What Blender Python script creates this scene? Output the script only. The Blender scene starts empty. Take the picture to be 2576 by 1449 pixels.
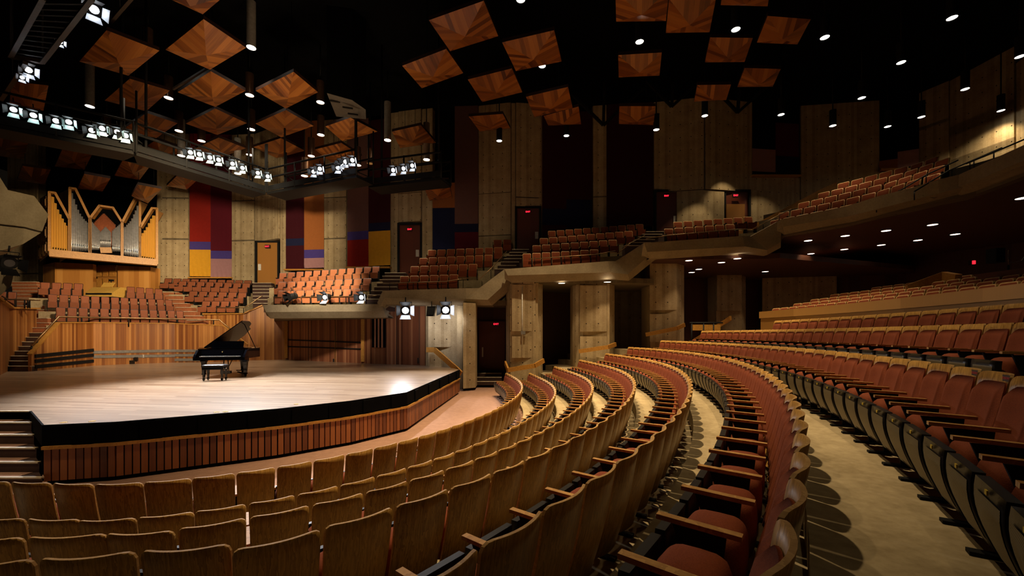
import bpy, bmesh, math, random
from mathutils import Vector, Matrix
random.seed(7)
COL = bpy.context.scene.collection
F, U0, V0, CH = 1050.0, 1288.0, 840.0, 2.65      # focal length in px, optical axis, horizon row, eye height
V = Vector
def at(u, v, d):                                  # the point a reading of the photo stands for, d metres into the hall
    return V(((u-U0)/F*d, d, CH+(V0-v)/F*d))
def onz(u, v, z):                                 # the same, on the level z
    return at(u, v, (CH-z)*F/(v-V0))
def onh(u, v, h):                                 # the same, on the level h metres over eye height
    return at(u, v, h*F/(V0-v))
def lerp(a, b, t): return a+(b-a)*t

# ------------------------------------------------------------------ words
ONES = 'zeroth first second third fourth fifth sixth seventh eighth ninth tenth eleventh twelfth thirteenth fourteenth fifteenth sixteenth seventeenth eighteenth nineteenth'.split()
TENS = {20:('twentieth','twenty'),30:('thirtieth','thirty'),40:('fortieth','forty'),50:('fiftieth','fifty'),60:('sixtieth','sixty')}
def nth(n):
    if n < 20: return ONES[n]
    t = TENS[n//10*10]
    return t[0] if n % 10 == 0 else t[1]+'-'+ONES[n % 10]

# ------------------------------------------------------------------ materials
MATS = {}
class NT:
    def __init__(s, name):
        m = bpy.data.materials.new(name); m.use_nodes = True
        s.m = m; s.t = m.node_tree; s.t.nodes.clear()
        s.out = s.n('ShaderNodeOutputMaterial'); s.b = s.n('ShaderNodeBsdfPrincipled')
        s.l(s.b.outputs[0], s.out.inputs[0]); MATS[name] = m
    def n(s, typ, **kw):
        x = s.t.nodes.new(typ)
        for k, v in kw.items(): setattr(x, k, v)
        return x
    def l(s, a, b): s.t.links.new(a, b)
    def set(s, **kw):
        for k, v in kw.items():
            s.b.inputs[k.replace('_', ' ')].default_value = v
    def math(s, op, a, b=None, c=None):
        x = s.n('ShaderNodeMath', operation=op)
        for i, q in enumerate((a, b, c)):
            if q is None: continue
            if isinstance(q, (int, float)): x.inputs[i].default_value = q
            else: s.l(q, x.inputs[i])
        return x.outputs[0]
    def ramp(s, fac, stops):
        r = s.n('ShaderNodeValToRGB'); e = r.color_ramp.elements
        while len(e) < len(stops): e.new(.5)
        for i, (p, c) in enumerate(stops): e[i].position = p; e[i].color = (*c, 1)
        s.l(fac, r.inputs[0]); return r.outputs[0]
    def noise(s, vec, scale, detail=3, rough=.5):
        x = s.n('ShaderNodeTexNoise'); x.inputs['Scale'].default_value = scale
        x.inputs['Detail'].default_value = detail; x.inputs['Roughness'].default_value = rough
        if vec is not None: s.l(vec, x.inputs['Vector'])
        return x.outputs['Fac']
    def coord(s, k='Object'): return s.n('ShaderNodeTexCoord').outputs[k]
    def sep(s, vec):
        x = s.n('ShaderNodeSeparateXYZ'); s.l(vec, x.inputs[0]); return x.outputs
    def comb(s, x, y, z):
        c = s.n('ShaderNodeCombineXYZ')
        for i, q in enumerate((x, y, z)):
            if isinstance(q, (int, float)): c.inputs[i].default_value = q
            else: s.l(q, c.inputs[i])
        return c.outputs[0]
    def white(s, val):
        w = s.n('ShaderNodeTexWhiteNoise', noise_dimensions='1D'); s.l(val, w.inputs['W']); return w.outputs['Value']
    def mul(s, col, fac):
        x = s.n('ShaderNodeMix', data_type='RGBA', blend_type='MULTIPLY'); x.inputs[0].default_value = 1
        s.l(col, x.inputs[6]); s.l(fac, x.inputs[7]); return x.outputs[2]
    def color(s, c): s.l(c, s.b.inputs['Base Color'])
    def bump(s, h, strength=.3, dist=.01):
        b = s.n('ShaderNodeBump'); b.inputs['Strength'].default_value = strength; b.inputs['Distance'].default_value = dist
        s.l(h, b.inputs['Height']); s.l(b.outputs[0], s.b.inputs['Normal'])
def plain(name, col, rough=.5, metal=0, coat=0, spec=.5):
    t = NT(name); n = t.noise(t.coord(), 9, 2)
    t.color(t.ramp(n, [(.3, tuple(c*.85 for c in col)), (.7, tuple(min(1, c*1.12) for c in col))]))
    t.set(Roughness=rough, Metallic=metal, Coat_Weight=coat); t.b.inputs['Specular IOR Level'].default_value = spec
    return t.m
def emit(name, col, strength, sample=False):
    t = NT(name); t.set(Base_Color=(*col, 1), Emission_Color=(*col, 1), Emission_Strength=strength)
    t.m.cycles.emission_sampling = 'AUTO' if sample else 'NONE'
    return t.m
def veneer(name, dark, light, rough=.38, sx=9., sz=1.1):      # straight oak grain up the board, each copy its own sheet
    t = NT(name); o = t.coord(); oi = t.n('ShaderNodeObjectInfo').outputs['Random']
    x, y, z = t.sep(o)
    off = t.math('MULTIPLY', oi, 37.0)
    vec = t.comb(t.math('ADD', t.math('MULTIPLY', x, sx), off), t.math('MULTIPLY', y, 2.0), t.math('ADD', t.math('MULTIPLY', z, sz), off))
    n1 = t.noise(vec, 2.2, 4, .6); n2 = t.noise(t.comb(t.math('MULTIPLY', x, 90.), off, t.math('MULTIPLY', z, 3.)), 1.0, 2)
    w = t.math('FRACT', t.math('MULTIPLY', n1, 7.0))
    f = t.math('ADD', t.math('MULTIPLY', w, .45), t.math('MULTIPLY', n2, .4))
    f = t.math('ADD', f, t.math('MULTIPLY', t.math('SUBTRACT', oi, .5), .25))
    t.color(t.ramp(f, [(.1, dark), (.75, light)])); t.set(Roughness=rough); t.b.inputs['Specular IOR Level'].default_value = .3; return t.m
def planks(name, width, cols, rough=.45, gap=.0, length=0, grain=1.0, coat=0, gapcol=(.01, .005, .003)):   # boards run along the V of the UV map
    t = NT(name); u, v, _ = t.sep(t.coord('UV'))
    s = t.math('DIVIDE', u, width); cell = t.math('FLOOR', s); fr = t.math('FRACT', s)
    if length:
        v2 = t.math('ADD', v, t.math('MULTIPLY', t.white(cell), length))
        idx = t.math('ADD', t.math('MULTIPLY', cell, 13.37), t.math('MULTIPLY', t.math('FLOOR', t.math('DIVIDE', v2, length)), 7.13))
    else: idx = cell
    r = t.white(idx)
    g = t.noise(t.comb(t.math('MULTIPLY', u, 60*grain), t.math('ADD', t.math('MULTIPLY', v, 1.6*grain), t.math('MULTIPLY', r, 50)), 0), 1, 3)
    f = t.math('ADD', t.math('MULTIPLY', r, .75), t.math('MULTIPLY', g, .3))
    c = t.ramp(f, [(i/(len(cols)-1)*.8+.12, q) for i, q in enumerate(cols)])
    if gap:
        k = t.math('GREATER_THAN', fr, gap/width)
        m = t.n('ShaderNodeMix', data_type='RGBA'); t.l(k, m.inputs[0]); m.inputs[6].default_value = (*gapcol, 1); t.l(c, m.inputs[7]); c = m.outputs[2]
    t.color(c); t.set(Roughness=rough, Coat_Weight=coat); return t.m
def concrete(name, a, b, boards=.0, holes=False, rough=.85):
    t = NT(name); o = t.coord('UV' if (boards or holes) else 'Object')
    n1 = t.noise(o, 1.3, 6, .65); n2 = t.noise(o, 14, 3, .6)
    f = t.math('ADD', t.math('MULTIPLY', n1, .7), t.math('MULTIPLY', n2, .35))
    if boards or holes:
        u, v, _ = t.sep(o)
        if boards:
            r = t.white(t.math('FLOOR', t.math('DIVIDE', u, boards)))
            f = t.math('ADD', f, t.math('MULTIPLY', t.math('SUBTRACT', r, .5), .22))
    c = t.ramp(f, [(.3, a), (.75, b)])
    if holes:
        du = t.math('SUBTRACT', t.math('FRACT', t.math('DIVIDE', u, .62)), .5); dv = t.math('SUBTRACT', t.math('FRACT', t.math('DIVIDE', v, .8)), .5)
        d = t.math('ADD', t.math('MULTIPLY', t.math('MULTIPLY', du, du), .384), t.math('MULTIPLY', t.math('MULTIPLY', dv, dv), .64))
        k = t.math('GREATER_THAN', d, .0009)
        m = t.n('ShaderNodeMix', data_type='RGBA'); t.l(k, m.inputs[0]); m.inputs[6].default_value = (.03, .022, .012, 1); t.l(c, m.inputs[7]); c = m.outputs[2]
    t.color(c); t.set(Roughness=rough); t.b.inputs['Specular IOR Level'].default_value = .2
    t.bump(f, .35, .02); return t.m
def fabric(name, col, rough=.95, var=.25, scale=160):
    t = NT(name); o = t.coord(); n = t.noise(o, scale, 2, .7); n2 = t.noise(o, 6, 2)
    f = t.math('ADD', t.math('MULTIPLY', n, .7), t.math('MULTIPLY', n2, .3))
    t.color(t.ramp(f, [(.3, tuple(c*(1-var) for c in col)), (.7, tuple(c*(1+var) for c in col))]))
    t.set(Roughness=rough); t.b.inputs['Specular IOR Level'].default_value = .15
    t.bump(n, .4, .003); return t.m

OAK = veneer('oak_veneer', (.20, .092, .016), (.52, .285, .068))
OAKEDGE = veneer('oak_edge', (.35, .19, .06), (.56, .34, .13), .55, 3, 3)
ARM = veneer('armrest_wood', (.34, .16, .04), (.58, .32, .1), .5, 2, 2)
MOQ = fabric('rust_moquette', (.20, .048, .018))
MOQ2 = fabric('seat_leather', (.26, .085, .038), .55, .12, 30)
BLACK = plain('black_plastic', (.012, .011, .010), .38)
BLACKM = plain('black_metal', (.008, .008, .008), .7, 0, 0, .2)
DARKMETAL = plain('dark_steel', (.007, .0065, .006), .6, 0, 0, .2)
CHROME = plain('chrome', (.75, .75, .74), .15, 1)
BRONZE = plain('bronze_rail', (.30, .19, .09), .35, .8)
def grille():
    t = NT('perforated_grille'); x, y, z = t.sep(t.coord())
    a = t.math('SINE', t.math('MULTIPLY', x, 520)); b = t.math('SINE', t.math('MULTIPLY', z, 520))
    k = t.math('GREATER_THAN', t.math('MULTIPLY', a, b), .12)
    t.color(t.ramp(k, [(.4, (.30, .235, .125)), (.6, (.012, .01, .008))])); t.set(Roughness=.45, Metallic=.15); return t.m
GRILLE = grille()
PIT = fabric('pink_carpet', (.36, .205, .14), .95, .3, 90)
CONC = concrete('stained_concrete', (.20, .145, .07), (.50, .40, .235))
CWALL = concrete('board_marked_concrete', (.29, .21, .108), (.54, .425, .25), .16, True)
CRIB = concrete('rough_concrete', (.20, .155, .09), (.36, .29, .18))
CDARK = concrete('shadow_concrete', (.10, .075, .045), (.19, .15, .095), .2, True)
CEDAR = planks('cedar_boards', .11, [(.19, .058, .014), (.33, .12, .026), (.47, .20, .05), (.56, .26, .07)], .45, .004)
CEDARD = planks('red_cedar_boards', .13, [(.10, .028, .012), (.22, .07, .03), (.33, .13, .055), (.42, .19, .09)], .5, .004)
SLATS = planks('stage_slats', .165, [(.11, .03, .010), (.25, .075, .02), (.36, .12, .032)], .45)
ORGW = planks('organ_oak', .28, [(.38, .15, .028), (.52, .235, .05), (.62, .31, .08)], .4)
CAPW = veneer('cap_wood', (.36, .155, .028), (.54, .27, .055), .4, 1.5, 1.5)
PARK = planks('stage_boards', .09, [(.17, .098, .05), (.28, .18, .105), (.37, .255, .16), (.22, .135, .075)], .3, .003, 2.2, .5, .15)
VEN = planks('star_veneer', .17, [(.075, .018, .004), (.26, .08, .014), (.40, .145, .028), (.13, .034, .007)], .4)
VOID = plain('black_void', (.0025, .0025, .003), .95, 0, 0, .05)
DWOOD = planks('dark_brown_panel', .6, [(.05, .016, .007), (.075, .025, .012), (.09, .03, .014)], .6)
GLOSS = plain('piano_lacquer', (.004, .004, .006), .08, 0, .25, .3)
LEATH = plain('black_leather', (.02, .02, .022), .35)
IVORY = plain('ivory', (.85, .83, .78), .3)
GOLD = plain('gold_brass', (.75, .52, .18), .25, 1)
IRON = plain('bronze_iron', (.42, .21, .06), .3, .7)
FELT = fabric('red_felt', (.45, .02, .015))
TIN = plain('pipe_tin', (.42, .43, .45), .3, .45)
COPPER = plain('pipe_copper', (.33, .105, .05), .4, 0)
PIPEW = planks('pipe_pine', .3, [(.62, .32, .05), (.70, .38, .07)], .4)
CONSOLE = veneer('console_wood', (.62, .36, .07), (.78, .50, .12), .35, 2, 2)
DISC = emit('lamp_glow', (1, .93, .80), 14)
DISCD = emit('recessed_glow', (1, .82, .62), 5)
LENSC = emit('cool_lens', (.85, .98, 1), 30)
LENSW = emit('white_lens', (.93, .95, 1), 30)
FLAPC = NT('flap_glow_cool'); FLAPC.set(Base_Color=(.55, .68, .66, 1), Roughness=.5, Emission_Color=(.5, .85, .82, 1), Emission_Strength=.25); FLAPC = FLAPC.m; FLAPC.cycles.emission_sampling = 'NONE'  # flaps emit faintly, standing in for lens light falling on them
FLAPW = NT('flap_glow_white'); FLAPW.set(Base_Color=(.6, .64, .7, 1), Roughness=.5, Emission_Color=(.7, .82, 1, 1), Emission_Strength=.25); FLAPW = FLAPW.m; FLAPW.cycles.emission_sampling = 'NONE'  # same painted-in lens light for the flaps of the white fixtures
EXITR = emit('exit_red', (1, .02, .05), 3.0)
EXITB = plain('exit_box', (.05, .012, .014), .5)
LEDR = emit('red_led', (1, .02, .04), 1.5)
YTAG = plain('yellow_plate', (.72, .52, .05), .4)
STEEL = plain('brushed_can', (.55, .52, .47), .25, .45)
CANB = plain('can_black', (.16, .085, .045), .3, .7)
NOSE = plain('nosing', (.62, .52, .36), .6)
TERRA = plain('orange_riser', (.36, .12, .045), .7)
DRISER = plain('dark_riser', (.05, .022, .015), .7)
DOORW = planks('door_veneer', .9, [(.34, .15, .03), (.40, .18, .04)], .45)
DOORR = planks('door_dark_red', .9, [(.13, .028, .012), (.16, .035, .014)], .5)
WHITE = plain('white_plate', (.7, .68, .62), .5)
GREYP = plain('grey_box', (.20, .19, .17), .6)
BAN = {k: fabric('banner_'+k, c, .95, .12, 40) for k, c in dict(red=(.25, .016, .010), maroon=(.095, .008, .016), blue=(.065, .045, .22), gold=(.66, .33, .025), mauve=(.36, .19, .20), dark=(.04, .006, .009), navy=(.012, .014, .045), brown=(.15, .075, .065), rust=(.32, .11, .03), wine=(.042, .005, .009)).items()}

# ------------------------------------------------------------------ mesh helper
class MB:
    def __init__(s): s.v = []; s.f = []; s.uv = []; s.mi = []; s.sm = []
    def poly(s, pts, uv=None, mi=0, sm=False):
        i = len(s.v); s.v += [V(p) for p in pts]; s.f.append(tuple(range(i, i+len(pts))))
        s.uv.append(uv or [(0, 0)]*len(pts)); s.mi.append(mi); s.sm.append(sm)
    def grid(s, rows, mi=0, sm=True, uvf=None, closed=False):
        i = len(s.v); n = len(rows[0])
        for r in rows: s.v += [V(p) for p in r]
        for a in range(len(rows)-1):
            for b in range(n if closed else n-1):
                c = (b+1) % n
                s.f.append((i+a*n+b, i+a*n+c, i+(a+1)*n+c, i+(a+1)*n+b))
                s.uv.append([uvf(a, b), uvf(a, b+1), uvf(a+1, b+1), uvf(a+1, b)] if uvf else [(0, 0)]*4); s.mi.append(mi); s.sm.append(sm)
    def box(s, c, h, rot=0, mi=0, M=None):                        # centre, half sizes, turn about z
        c = V(c); R = M or Matrix.Rotation(rot, 3, 'Z')
        P = [c+R @ V((x*h[0], y*h[1], z*h[2])) for z in (-1, 1) for y in (-1, 1) for x in (-1, 1)]
        L = [2*q for q in h]
        for q, (a, b) in (((0, 2, 3, 1), (1, 0)), ((4, 5, 7, 6), (0, 1)), ((0, 1, 5, 4), (0, 2)), ((2, 6, 7, 3), (2, 0)), ((0, 4, 6, 2), (2, 1)), ((1, 3, 7, 5), (1, 2))):
            lx, ly = L[a], L[b]; s.poly([P[k] for k in q], [(0, 0), (lx, 0), (lx, ly), (0, ly)], mi)
    def prism(s, pts, off, mi=0, uvs=None):                       # flat outline pushed along off
        pts = [V(p) for p in pts]; off = V(off); q = [p+off for p in pts]
        s.poly(pts, uvs, mi); s.poly(q[::-1], uvs[::-1] if uvs else None, mi)
        for i in range(len(pts)):
            j = (i+1) % len(pts); L = (pts[j]-pts[i]).length; D = off.length
            s.poly([pts[j], pts[i], q[i], q[j]], [(L, 0), (0, 0), (0, D), (L, D)], mi)
    def tube(s, pts, r, n=8, mi=0, caps=True, sm=True):
        pts = [V(p) for p in pts]; rings = []
        rr = r if isinstance(r, (list, tuple)) else [r]*len(pts)
        for i, p in enumerate(pts):
            t = (pts[min(i+1, len(pts)-1)]-pts[max(i-1, 0)])
            if t.length < 1e-9: t = V((0, 0, 1))
            t.normalize(); a = t.orthogonal() if abs(t.z) > .95 else t.cross(V((0, 0, 1))); a.normalize(); b = t.cross(a)
            rings.append([p+(a*math.cos(k*2*math.pi/n)+b*math.sin(k*2*math.pi/n))*rr[i] for k in range(n)])
        s.grid(rings, mi, sm, None, True)
        if caps: s.poly(rings[0][::-1], None, mi); s.poly(rings[-1], None, mi)
    def bar(s, a, b, w, h, mi=0):                                 # square bar from a to b
        a, b = V(a), V(b); t = (b-a); L = t.length; t.normalize(); x = t.cross(V((0, 0, 1)))
        if x.length < 1e-4: x = V((1, 0, 0))
        x.normalize(); y = x.cross(t)
        M = Matrix((x, t, y)).transposed(); s.box((a+b)/2, (w/2, L/2, h/2), 0, mi, M)
    def build(s, name, mats, parent=None, label=None):
        me = bpy.data.meshes.new(name); me.from_pydata([tuple(p) for p in s.v], [], s.f)
        for m in (mats if isinstance(mats, (list, tuple)) else [mats]): me.materials.append(m)
        ul = me.uv_layers.new(name='UVMap'); k = 0; flat = []
        for u in s.uv:
            for q in u: flat += [q[0], q[1]]
        ul.data.foreach_set('uv', flat)
        me.polygons.foreach_set('material_index', s.mi); me.polygons.foreach_set('use_smooth', s.sm)
        if any(s.sm):
            bm = bmesh.new(); bm.from_mesh(me); bmesh.ops.remove_doubles(bm, verts=bm.verts, dist=1e-5)
            bm.to_mesh(me); bm.free()
        me.update()
        o = bpy.data.objects.new(name, me); COL.objects.link(o)
        if parent: o.parent = parent
        if label: o['label'] = label
        return o
def tag(o, label, cat, group=None, kind=None):
    o['label'] = label; o['category'] = cat
    if group: o['group'] = group
    if kind: o['kind'] = kind
    return o
def thing(name, label, cat, loc=(0, 0, 0), rz=0, group=None):
    o = bpy.data.objects.new(name, None); COL.objects.link(o); o.empty_display_size = .1
    o.location = loc; o.rotation_euler = (0, 0, rz); return tag(o, label, cat, group)
def struct(o): o['kind'] = 'structure'; return o
def tree(root): return [(c, list(c.children)) for c in root.children]
def dup(root, kids, loc, rz, label=None, scale=None, skip=()):    # a copy of a thing with copies of its parts and sub-parts
    r = root.copy(); COL.objects.link(r); r.location = loc; r.rotation_euler = (0, 0, rz)
    if scale: r.scale = scale if hasattr(scale, '__len__') else (scale,)*3
    if label: r['label'] = label
    for ch, gs in kids:
        if ch.name.split('.')[0] in skip: continue
        c = ch.copy(); COL.objects.link(c); c.parent = r
        for g in gs:
            d = g.copy(); COL.objects.link(d); d.parent = c
    return r
def finalize_text(s, size, name, mat, M, parent=None, depth=.004):
    cu = bpy.data.curves.new('lettering', 'FONT'); cu.body = s; cu.size = size; cu.extrude = depth; cu.align_x = 'CENTER'; cu.align_y = 'CENTER'
    to = bpy.data.objects.new('lettering', cu); COL.objects.link(to)
    dg = bpy.context.evaluated_depsgraph_get(); me = bpy.data.meshes.new_from_object(to.evaluated_get(dg))
    bpy.data.objects.remove(to); bpy.data.curves.remove(cu)
    me.materials.clear(); me.materials.append(mat); me.transform(M)
    o = bpy.data.objects.new(name, me); COL.objects.link(o)
    if parent: o.parent = parent
    return o

# ------------------------------------------------------------------ camera
cam = bpy.data.cameras.new('camera'); co = bpy.data.objects.new('camera', cam); COL.objects.link(co)
co.location = (0, 0, CH); co.rotation_euler = (math.pi/2, 0, 0)
cam.sensor_fit = 'HORIZONTAL'; cam.sensor_width = 36; cam.lens = F/2576*36; cam.shift_y = (V0-724.5)/2576
cam.clip_start = .05; cam.clip_end = 200
bpy.context.scene.camera = co

# ------------------------------------------------------------------ the fan of curved rows (plan, about the stage focus)
RC = V((-8., 13.))
CO = [8.2657, -0.3516, 1.1781, -0.2501, -0.5763, 0.598, 1.0169, -0.0812, 0.1334]
FIX = {1: ([-0.0489, -0.084, -0.0127, 0.3826, 0.0809, -0.256], -76.9, 39.7), 2: ([-0.0145, -0.0309, 0.1499, -0.0258, -0.1914, 0.1164], -71.6, 35.0),
       3: ([0.0295, 0.0089, 0.145, -0.3716, -0.2686, 0.4449], -66.8, 30.8), 4: ([0.0148, 0.0541, -0.0124, -0.4004, 0.0408, 0.3087], -63.3, 28.3),
       5: ([0.0085, 0.219, -0.1277, -0.3055, 0.3603, -0.3796], -58.5, 11.3), 6: ([0.0095, 0.3481, -0.2278, -0.4042, 0.2365, -0.4488], -57.5, 20.0)}
TOPH = {1: -1.75, 2: -1.74, 3: -1.43, 4: -1.12, 5: -.835, 6: -.55, 7: -.27, 8: .12, 9: .42, 10: 1.0, 11: 1.2, 12: 1.4, 13: 1.62, 14: 1.82}
KK = {10: 10.9, 11: 11.85, 12: 12.8, 13: 13.75, 14: 14.7}         # rear stalls lie past a cross aisle
def rad(k, a):
    kk = KK.get(k, k); t = (max(-78, min(44, a))+20)/45
    r = sum(CO[i]*t**i for i in range(6))+(kk-1)*sum(CO[6+i]*t**i for i in range(3))
    if k in FIX:
        q, lo, hi = FIX[k]; t = (max(lo, min(hi, a))+20)/45
        r += sum(c*t**i for i, c in enumerate(q))
    return r
def rowpt(k, a, off=0.):
    r = rad(k, a)+off; return V((RC.x+r*math.cos(math.radians(a)), RC.y+r*math.sin(math.radians(a))))
SEATH = .9
PIT0 = -.13
def floorz(k): return PIT0 if k == 1 else CH+TOPH[k]-SEATH
ENDS = {1: (-76, 37.5), 2: (-71.5, 33.5), 3: (-67, 29.5), 4: (-64, 26), 5: (-60, 23), 6: (-56.5, 20), 7: (-54.5, 17.5), 8: (-40, 12.0), 9: (-31, 1.5),
        10: (-19, 11), 11: (-15.5, 11), 12: (-12.5, 11.5), 13: (-3, 11.5), 14: (-1, 9)}

# floor of the pit, then one concrete step for every row
mb = MB(); mb.poly([(-45, -6, PIT0), (40, -6, PIT0), (40, 45, PIT0), (-45, 45, PIT0)], [(0, 0), (85, 0), (85, 51), (0, 51)])
struct(mb.build('floor', PIT))
for k in range(2, 15):
    z = floorz(k); zb = PIT0
    aa = [-100+i*2 for i in range(74)] if k <= 8 else [-60+i*2 for i in range(37)]
    prev = k-1 if k != 10 else 9
    inner = [rowpt(prev, a, .07 if k != 10 else 1.42) for a in aa]; outer = [rowpt(k, a, .07 if k != 9 else 1.42) for a in aa]
    if k == 10: inner = [rowpt(9, a, 1.42) for a in aa]
    mb = MB()
    mb.grid([[(p.x, p.y, z) for p in inner], [(p.x, p.y, z) for p in outer]], 0, False)
    mb.grid([[(p.x, p.y, zb) for p in inner], [(p.x, p.y, z) for p in inner]], 0, False)
    mb.grid([[(p.x, p.y, z) for p in outer], [(p.x, p.y, zb) for p in outer]], 0, False)
    for i in (0, -1): mb.poly([(inner[i].x, inner[i].y, zb), (inner[i].x, inner[i].y, z), (outer[i].x, outer[i].y, z), (outer[i].x, outer[i].y, zb)])
    struct(mb.build('floor', CONC))

# ------------------------------------------------------------------ the theatre seat
HW = .213
def seat_sheet(hw, z0, z1, yf, corner, nx=15, nz=9, power=2):
    rows = []
    for j in range(nz+1):
        t = j/nz; row = []
        for i in range(nx):
            q = 2*i/(nx-1)-1; x = hw*math.copysign(1-(1-abs(q))**1.7, q)
            e = max(0, abs(x)-(hw-corner)); top = z1-(corner-math.sqrt(max(0, corner**2-e*e)))
            z = lerp(z0, top, t); row.append(V((x*(.93+.07*t), yf(x, z), z)))
        rows.append(row)
    return rows
def shell_y(x, z): return .165*(SEATH-z)/.7-.052*(1-(x/HW)**2)-.018*math.sin(max(0, (z-.2)/.7)*math.pi)
def shell():
    mb = MB(); f = seat_sheet(HW, .2, SEATH, shell_y, .045); th = .017
    b = [[p+V((0, -th, 0)) for p in r] for r in f]
    mb.grid(f); mb.grid([r[::-1] for r in b])
    rim = [r[0] for r in f]+f[-1][1:]+[r[-1] for r in f[-2::-1]]; rb = [p+V((0, -th, 0)) for p in rim]
    mb.grid([rim, rb], 1, False); mb.grid([f[0], b[0]], 1, False)
    return mb
def cushion_back():
    mb = MB(); hw = .185
    def yb(x, z): return shell_y(x, z)+.004
    b = seat_sheet(hw, .3, .835, yb, .06, 11, 10)
    f = []
    for j, r in enumerate(b):
        row = []
        for i, p in enumerate(r):
            e = min(1, min(i, len(r)-1-i)/1.6); g = min(1, min(j, len(b)-1-j)/1.4)
            row.append(p+V((0, .012+.048*math.sin(min(e, 1)*math.pi/2)*math.sin(min(g, 1)*math.pi/2)*(1.15-.3*j/len(b)), 0)))
        f.append(row)
    mb.grid(f); rim = f[0]+[r[-1] for r in f[1:]]+f[-1][-2::-1]+[r[0] for r in f[-2:0:-1]]
    rb = b[0]+[r[-1] for r in b[1:]]+b[-1][-2::-1]+[r[0] for r in b[-2:0:-1]]
    mb.grid([rim, rb], 0, True, None, True)
    return mb
def superell(c, h, e=.45, nu=16, nv=10):
    sg = lambda w, q: math.copysign(abs(w)**q, w)
    rows = []
    for j in range(nv+1):
        b = -math.pi/2+math.pi*j/nv
        rows.append([V((c[0]+h[0]*sg(math.cos(b), e)*sg(math.cos(2*math.pi*i/nu), e), c[1]+h[1]*sg(math.cos(b), e)*sg(math.sin(2*math.pi*i/nu), e), c[2]+h[2]*sg(math.sin(b), e))) for i in range(nu)])
    mb = MB(); mb.grid(rows, 0, True, None, True); return mb
def pan_y(z): return .45+.085*math.sin((z-.17)/.36*math.pi*.62)
def pan():
    mb = MB(); hw = .192; zs = [.17+.36*j/8 for j in range(9)]
    f = [[V((x, pan_y(z), z)) for x in (-hw, -hw*.5, 0, hw*.5, hw)] for z in zs]
    b = [[p+V((0, -.045, 0)) for p in r] for r in f]
    mb.grid(f); mb.grid([r[::-1] for r in b])
    mb.grid([[r[0] for r in f], [r[0] for r in b]], 0, False); mb.grid([[r[-1] for r in b], [r[-1] for r in f]], 0, False)
    mb.grid([b[-1], f[-1]], 0, False); mb.grid([f[0], b[0]], 0, False)
    return mb
def pan_grille():
    mb = MB(); hw = .158
    mb.grid([[V((x, pan_y(z)+.004, z)) for x in (-hw*(.8+.2*(z-.2)/.28), 0, hw*(.8+.2*(z-.2)/.28))] for z in [.2+.28*j/6 for j in range(7)]])
    return mb
PITCH = .447
def make_theatre_seat():
    r = thing('theatre_chair', 'seat', 'theatre seat')
    shell().build('back_shell', [OAK, OAKEDGE], r)
    cushion_back().build('back_cushion', MOQ, r)
    superell((0, .31, .395), (.188, .14, .165), .5).build('seat_cushion', MOQ, r)
    p = pan().build('seat_pan', BLACK, r); pan_grille().build('grille', GRILLE, p)
    m = MB(); x = -PITCH/2
    m.bar((x, .16, .60), (x, .51, .610), .042, .022); m.build('armrest', ARM, r)
    m = MB(); m.prism([(x-.011, .24, .02), (x-.011, .33, .02), (x-.011, .34, .30), (x-.011, .44, .59), (x-.011, .22, .59), (x-.011, .25, .30)], (.022, 0, 0)); m.box((x, .30, .012), (.03, .15, .010)); m.build('leg', BLACKM, r)
    return r
SEAT0 = make_theatre_seat(); SEATK = tree(SEAT0); seat_used = False
RUNOUT = {1: (-69, -1, .07), 2: (-65.5, -1, .03), 3: (-61.5, -1, -.10), 4: (-58, -1, -.17)}
def row_positions(k, p0=PITCH, phase=0.):
    a0, a1 = ENDS[k]
    if k in RUNOUT: a0 = RUNOUT[k][0]
    N = 2400; P = [rowpt(k, lerp(a1, a0, i/N)) for i in range(N+1)]; S = [0.]
    if k in RUNOUT:                                                # the front rows run out straight at their near end
        d = V(RUNOUT[k][1:]).normalized(); P += [P[-1]+d*.004*i for i in range(1, 700)]; N = len(P)-1
    for i in range(N): S.append(S[-1]+(P[i+1]-P[i]).length)
    out = []; s = .3+phase; i = 0
    while s < S[-1]:
        while S[i+1] < s: i += 1
        a = lerp(a1, a0, i/2400); w = 1+.2*max(0, min(1, (-a-60)/7)) if k <= 3 else 1.
        t = (s-S[i])/(S[i+1]-S[i]); p = P[i].lerp(P[i+1], t); tg = (P[min(i+8, N)]-P[max(i-8, 0)]).normalized()
        n = V((-tg.y, tg.x)); c = RC-p
        if n.dot(c) < 0: n = -n
        rz = math.atan2(n.y, n.x)-math.pi/2
        out.append((p, rz, w)); s += p0*w
    return out
seen = lambda p, z: (-.1 < p.y < 3 and 1 < p.x < 4) or p.y > .35 and -160 < U0+F*p.x/p.y < 2740 and V0-F*(z-CH)/p.y < 1700
RESERVED = []
for k in range(1, 10):
    zf = floorz(k); pos = [q for q in row_positions(k, PITCH, .0) if seen(q[0], zf+SEATH)]
    for i, (p, rz, w) in enumerate(pos):
        lab = 'oak-backed rust theatre seat, %s from the side aisle, %s row from the stage' % (nth(i+1), nth(k))
        loc = (p.x, p.y, zf)
        if not seat_used:
            SEAT0.location = loc; SEAT0.rotation_euler = (0, 0, rz); SEAT0['label'] = lab; o = SEAT0; seat_used = True
        else: o = dup(SEAT0, SEATK, loc, rz, lab)
        o.scale = (w, 1, (CH+TOPH[1]-PIT0)/SEATH if k == 1 else 1)
        o['group'] = 'oak-backed seats in the curved stalls rows'
        if k == 7 and p.y < 7.5: RESERVED.append((o, p))
m = MB(); m.box((0, pan_y(.505)+.006, .505), (.014, .003, .010)); TAGM = m
tag_me = None
near = sorted(RESERVED, key=lambda q: q[1].y)
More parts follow.
